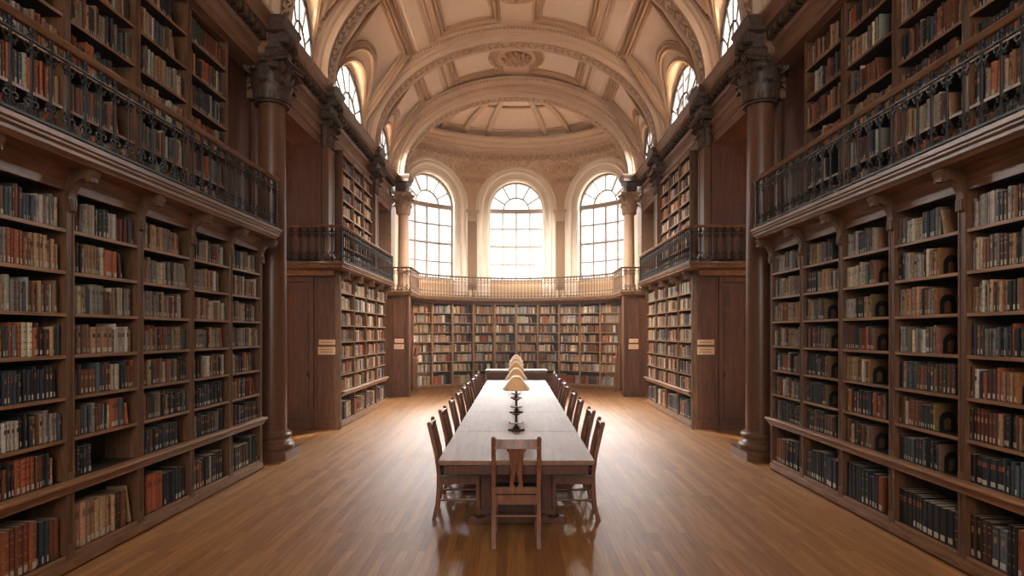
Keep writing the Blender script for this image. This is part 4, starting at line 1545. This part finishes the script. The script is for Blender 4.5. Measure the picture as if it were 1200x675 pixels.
# ------------------------------------------------------------------ table lamps
def lamp_proto():
    t = thing('table_lamp', 'x', 'lamp', (0, 0, 0), 0, 'table lamps along the reading table')
    m = MB()
    m.lathe([(.1, 0), (.1, .012), (.092, .022), (.06, .03), (.03, .045), (.018, .06)], n=28)
    m.build('base', M['lampmetal'], t, smooth=.6)
    m = MB()
    m.lathe([(.016, .055), (.016, .075), (.03, .08), (.085, .083), (.085, .09), (.03, .094), (.016, .1), (.013, .17), (.022, .18), (.046, .186), (.046, .196), (.022, .202), (.013, .21), (.013, .265), (.024, .272), (.07, .277), (.07, .285), (.024, .29), (.013, .3), (.013, .36), (.042, .365), (.042, .372), (.013, .378), (.013, .42), (.045, .425), (.045, .432), (.013, .44), (.013, .6)], n=20)
    for sg in (-1, 1):
        m.tube([(0, 0, .088), (sg * .06, 0, .082), (sg * .085, 0, .095)], .009, 8)
    m.build('stem', M['lampmetal'], t, smooth=.6)
    m = MB()
    m.lathe([(.001, .6), (.014, .6), (.014, .57), (.02, .55), (.024, .53), (.018, .51), (.001, .503)], n=12)
    m.build('bulb', M['shade'], t, smooth=.8)
    bd = bpy.data.lights.new('lamp_fill_light', 'POINT'); bd.energy = 4.5; bd.color = (1, .86, .68); bd.shadow_soft_size = .03  # fill light added inside to brighten the shade
    bl = bpy.data.objects.new('lamp_fill_light', bd); C.objects.link(bl); bl.parent = t; bl.location = (0, 0, .53)
    # tent-shaped shade with a rounded ridge, longer along the table
    half = [(.152, .485), (.13, .52), (.1, .565), (.07, .605), (.05, .628), (.028, .64)]
    prof = half + [(-a, z) for a, z in half[::-1]]
    n = len(prof)
    L_, e = .17, .05
    def loop(y, sc, dz=0): return [(a * sc, y, .485 + (z - .485) * (.96 + .04 * (sc - .9) / .18) - dz) for a, z in prof]
    m = MB()
    rows = [loop(-L_, .9), loop(-L_ * .6, 1.03), loop(0, 1.08), loop(L_ * .6, 1.03), loop(L_, .9)]
    m.grid(rows)
    sh = m.build('shade', M['shade'], t, smooth=.8, recalc=False)
    for y in (-L_, L_):
        m = MB()
        m.add(loop(y, .9), [tuple(range(n))])
        m.build('shade_end', M['shade_unlit'], sh, smooth=0, recalc=False)
    for y in (-L_, L_):
        m = MB()
        m.tube(loop(y, .9), .007, 5, 0, True)
        m.build('shade_lit_edge', M['shade'], sh, smooth=.8)  # pale tube paints the lit edge of the shade
    return t
LP = lamp_proto()
lamp_words = ['nearest table lamp, bronze stem and tent shape shade, at the near end', 'second table lamp from the near end, tent shape shade',
              'middle table lamp of five, tent shape shade', 'fourth table lamp from the near end, tent shape shade', 'farthest table lamp, closest to the desk']
for k, y in enumerate((7.05, 8.6, 10.5, 12.25, 13.7)):
    o = LP if k == 0 else copy_tree(LP)
    o.location = (.0, y, TZ + .0005)
    o['label'] = lamp_words[k]

# ------------------------------------------------------------------ chairs
def chair_proto():
    """faces +y, back at y = -.21"""
    t = thing('dining_chair', 'x', 'chair', (0, 0, 0), 0)
    hw = .2
    m = MB()
    rows = []
    for i, (ins, z) in enumerate(((.0, .435), (.0, .452), (.012, .466), (.05, .474))):
        a, b0, b1 = hw + .012 - ins, -.195 + ins, .215 - ins
        rows.append([(-a, b0, z), (-a * .5, b0, z), (a * .5, b0, z), (a, b0, z), (a, (b0 + b1) / 2, z), (a, b1, z), (a * .5, b1, z), (-a * .5, b1, z), (-a, b1, z), (-a, (b0 + b1) / 2, z)])
    m.grid(rows, 0, True)
    m.f.append(list(range(30, 40))); m.m.append(0); m.c.append(None)
    m.f.append(list(range(0, 10))[::-1]); m.m.append(0); m.c.append(None)
    m.build('seat', M['leather'], t, smooth=.9)
    m = MB()
    m.box(-hw, hw, .185, .21, .36, .436); m.box(-hw - .005, -hw + .018, -.19, .2, .36, .436); m.box(hw - .018, hw + .005, -.19, .2, .36, .436)
    m.box(-hw, hw, -.205, -.18, .37, .455)
    m.build('seat_rail', M['chair'], t, smooth=0)
    sq = lambda a, b: [(-a, -b), (-a, b), (a, b), (a, -b)]
    for sg in (-1, 1):
        m = MB()
        pts = [(sg * hw, -.25, 0), (sg * hw, -.215, .16), (sg * hw, -.2, .36), (sg * hw, -.2, .47), (sg * hw, -.225, .66), (sg * hw, -.275, .88), (sg * hw, -.3, .975)]
        m.sweep3d(pts, [(0, -1, 0)] * len(pts), sq(.019, .02))
        m.blob((sg * hw, -.302, .98), .021, .021, .016, n=8)
        m.build('back_leg', M['chair'], t, smooth=.4)
        m = MB()
        pts = [(sg * (hw - .005), .195, 0), (sg * (hw - .005), .195, .436)]
        m.sweep3d(pts, [(0, -1, 0)] * 2, sq(.019, .019))
        m.build('leg', M['chair'], t, smooth=0)
    m = MB()    # top rail, gently bowed
    rows = []
    n = 9
    pts = [(-hw + 2 * hw * i / (n - 1), -.283 - .018 * math.sin(PI * i / (n - 1)), .925) for i in range(n)]
    m.sweep3d(pts, [(0, -.97, .22)] * n, sq(.04, .011)); m.build('top_rail', M['chair'], t, smooth=.4)
    m = MB()
    m.sweep3d([(-hw, -.205, .5), (hw, -.205, .5)], [(0, -1, 0)] * 2, sq(.03, .011)); m.build('lower_back_rail', M['chair'], t, smooth=0)
    # splat: waisted, with spade-shaped piercing near its foot
    m = MB()
    levels = [(.52, .062), (.56, .058), (.62, .052), (.7, .054), (.78, .06), (.84, .066), (.875, .085), (.893, .1)]
    ring = []
    yb = lambda z: -.2 - .1 * max(0, (z - .47) / .5) ** 1.15
    def quad(a0, a1, z0, z1, b0, b1):
        m.add([(a0, yb(z0) - .006, z0), (b0, yb(z0) - .006, z0), (b1, yb(z1) - .006, z1), (a1, yb(z1) - .006, z1),
               (a0, yb(z0) + .008, z0), (b0, yb(z0) + .008, z0), (b1, yb(z1) + .008, z1), (a1, yb(z1) + .008, z1)],
              [(0, 3, 2, 1), (4, 5, 6, 7), (0, 1, 5, 4), (1, 2, 6, 5), (2, 3, 7, 6), (3, 0, 4, 7)])
    hole = {.52: 0.0, .56: .026, .62: .012, .7: 0.0}
    for (z0, w0), (z1, w1) in zip(levels[:-1], levels[1:]):
        h0, h1 = hole.get(z0, 0), hole.get(z1, 0)
        if h0 or h1:
            quad(-w0, -w1, z0, z1, -h0, -h1); quad(h0, h1, z0, z1, w0, w1)
        else:
            quad(-w0, -w1, z0, z1, w0, w1)
    m.build('splat', M['chair'], t, smooth=.4)
    for a, b in (((-hw, -.21, .2), (-hw, .195, .2)), ((hw, -.21, .2), (hw, .195, .2)), ((-hw, .0, .2), (hw, .0, .2)), ((-hw, -.208, .27), (hw, -.208, .27)), ((-hw, .195, .27), (hw, .195, .27))):
        m = MB(); m.tube([a, b], .011, 8); m.build('stretcher', M['chair'], t, smooth=.8)
    return t
CH = chair_proto()
CH.location = (.0, 5.52, 0)
CH['label'] = 'dark wooden splat-back chair at the near end of the table, back towards us'
cy = {-1: [6.28, 7.25, 8.22, 9.2, 10.17, 11.1, 12.1, 13.05, 13.98], 1: [6.28, 7.17, 8.26, 9.2, 10.3, 11.12, 12.1, 13.05, 13.98]}
for sd in (-1, 1):
    for k, y in enumerate(cy[sd]):
        lab = 'wooden chair with black seat on the table\'s %s side, %s from the near end' % (SIDE[sd], ORD[k])
        copy_tree(CH, (sd * (.6 + R.uniform(-.012, .012)), y, 0), (-PI / 2 if sd < 0 else PI / 2) + R.uniform(-.05, .05), lab, 'chairs along the reading table')

# ------------------------------------------------------------------ the books themselves
def proj(p):
    if p.y < .3: return None
    return (605 + FPX * p.x / p.y, 390 - FPX * (p.z - 1.9) / p.y)
def score(b):
    if not b['names'].get('vis') or b['names']['bay'] == 'x': return 0
    T = book_T(b)
    q = [proj(T(*c)) for c in ((0, 0, 0), (b['t'], 0, 0), (b['t'], 0, b['h']), (0, 0, b['h']))]
    if any(x is None for x in q): return 0
    cx = sum(p[0] for p in q) / 4; cyy = sum(p[1] for p in q) / 4
    if not (4 < cx < 1196 and 4 < cyy < 671): return 0
    a = 0
    for i in range(4):
        x0, y0 = q[i]; x1, y1 = q[(i + 1) % 4]
        a += x0 * y1 - x1 * y0
    return abs(a) / 2 * b['w']
order = sorted(range(len(BOOKS)), key=lambda i: -score(BOOKS[i]))
chosen = set(i for i in order[:300] if score(BOOKS[i]) > 0)

def cover_faces(b, m, simple):
    """book body: cloth case with square back; colours per face"""
    t, h, d, col = b['t'], b['h'], b['d'], b['col']
    T = book_T(b)
    c = min(.011, t * .3)
    if simple:
        poly = [(0, d), (0, c), (c, 0), (t - c, 0), (t, c), (t, d)]
        n = 6
        P = [T(u, v, 0) for u, v in poly] + [T(u, v, h) for u, v in poly]
        pg = lin((178, 158, 130))
        m.add(P, [tuple(range(n, 2 * n))] + [(i, (i + 1) % n, n + (i + 1) % n, n + i) for i in range(5)], 0, [pg] + [col] * 5)
    else:
        k = .003
        outer = [(0, d), (0, c), (c, 0), (t - c, 0), (t, c), (t, d)]
        inner = [(k, d), (k, c + .002), (c + .001, k), (t - c - .001, k), (t - k, c + .002), (t - k, d)]
        n = 6
        P = [T(u, v, z) for z in (0, h) for u, v in outer] + [T(u, v, z) for z in (0, h) for u, v in inner]
        F_ = []
        for i in range(5):
            F_.append((i, i + 1, n + i + 1, n + i))
            F_.append((2 * n + i, 3 * n + i, 3 * n + i + 1, 2 * n + i + 1))
            F_.append((n + i, n + i + 1, 3 * n + i + 1, 3 * n + i))
            F_.append((i, 2 * n + i, 2 * n + i + 1, i + 1))
        F_ += [(0, n, 3 * n, 2 * n), (5, 2 * n + 5, 3 * n + 5, n + 5)]
        m.add(P, F_, 0, [col] * len(F_))

def strip(m, b, z0, z1, col, inset=.12, e=.0008):
    t = b['t']
    T = book_T(b)
    c = min(.011, t * .3)
    u0, u1 = max(c, t * inset), t - max(c, t * inset)
    P = [T(u0, -e, z0), T(u1, -e, z0), T(u1, -e, z1), T(u0, -e, z1), T(u0, .001, z0), T(u1, .001, z0), T(u1, .001, z1), T(u0, .001, z1)]
    m.add(P, [(0, 1, 2, 3), (0, 4, 5, 1), (2, 6, 7, 3), (0, 3, 7, 4), (1, 5, 6, 2)], 0, [col] * 5)

def bands(m, b):
    h = b['h']; k = b['band']
    c = b['col']
    lum = sum(c) / 3
    bc = BAND if lum < .12 else DARKB
    if k < .18:
        for f in (.2, .4, .72, .86): strip(m, b, h * f, h * f + .006, bc, .0)
    elif k < .36:
        strip(m, b, h * .66, h * .82, [x * .45 for x in c] if lum > .1 else [x * 1.0 for x in lin((130, 70, 42))], .0)
        strip(m, b, h * .68, h * .685, BAND, .05, .0014); strip(m, b, h * .795, h * .80, BAND, .05, .0014)
    elif k < .55:
        strip(m, b, h * .88, h * .9, bc, .0); strip(m, b, h * .6, h * .75, bc, .3)
    elif k < .7:
        strip(m, b, h * .55, h * .8, [x * .6 for x in c], .25)
LABC = lin((182, 172, 154))

rest = MB()
for i, b in enumerate(BOOKS):
    if i in chosen: continue
    cover_faces(b, rest, True)
    bands(rest, b)
    if b['lab'] and b['names'].get('sd') != 0:
        strip(rest, b, .012, .012 + min(.05, b['h'] * .16), [c * R.uniform(.75, 1.05) for c in LABC], .14)
o = rest.build('shelved_books', M['book'], smooth=0, recalc=False)
tag(o, 'the many smaller books filling the farther and higher shelves', 'books', None, 'stuff')

used = set()
for i in sorted(chosen):
    b = BOOKS[i]
    nm = b['names']
    T = book_T(b)
    base = T(b['t'] / 2, b['d'] / 2, 0)
    m = MB(); cover_faces(b, m, False); bands(m, b)
    ro = m.build('book', M['book'], smooth=0, loc=base)
    fromright = (nm['sd'] < 0)
    if fromright:
        pos = '%s from right' % ORD[b['n'] - 1 - b['i']] if b['i'] != b['n'] - 1 else 'rightmost'
    else:
        pos = '%s from left' % ORD[b['i']]
    extra = 'leaning ' if b['lean'] else ''
    lab = '%s%s book, %s, %s, %s' % (extra, b['cn'], pos, rowname(nm), nm['bay'])
    lab = lab.replace(' shelf above the ledge', ' shelf above ledge').replace('shelf on the ledge', 'shelf on ledge').replace(' of lower', ', lower')
    tag(ro, lab, 'book', 'books in the near bays')
    t, h, d = b['t'], b['h'], b['d']
    m = MB()
    P = [T(u, v, z) for z in (.004, h - .004) for (u, v) in ((.0031, .009), (t - .0031, .009), (t - .0031, d - .004), (.0031, d - .004))]
    m.add(P, [(0, 3, 2, 1), (4, 5, 6, 7), (0, 1, 5, 4), (1, 2, 6, 5), (2, 3, 7, 6), (3, 0, 4, 7)])
    pb = m.build('page_block', M['page'], ro, smooth=0, loc=base); pb.location = (0, 0, 0)
    if b['lab']:
        m = MB(); strip(m, b, .012, .012 + min(.05, h * .16), None, .14)
        lb = m.build('spine_label', M['label'], ro, smooth=0, recalc=False, loc=base); lb.location = (0, 0, 0)
print('BOOKS', len(BOOKS), 'individual', len(chosen), 'bookends', BE[0], 'objects', len(bpy.data.objects))

# faint haze hanging in the hall
hz = MB(); hz.box(-6.45, 6.45, -5.55, 22.75, -.1, 10.6)
ho = hz.build('haze', M['glass'], smooth=0)
hm = bpy.data.materials.new('haze'); hm.use_nodes = True
hm.node_tree.nodes.remove(hm.node_tree.nodes['Principled BSDF'])
vsn = hm.node_tree.nodes.new('ShaderNodeVolumeScatter')
vsn.inputs['Density'].default_value = .0016
vsn.inputs['Anisotropy'].default_value = .35
vsn.inputs['Color'].default_value = (1, .95, .88, 1)
hm.node_tree.links.new(vsn.outputs[0], hm.node_tree.nodes['Material Output'].inputs['Volume'])
ho.data.materials[0] = hm
tag(ho, 'faint bright haze in the air of the hall', 'haze', None, 'stuff')
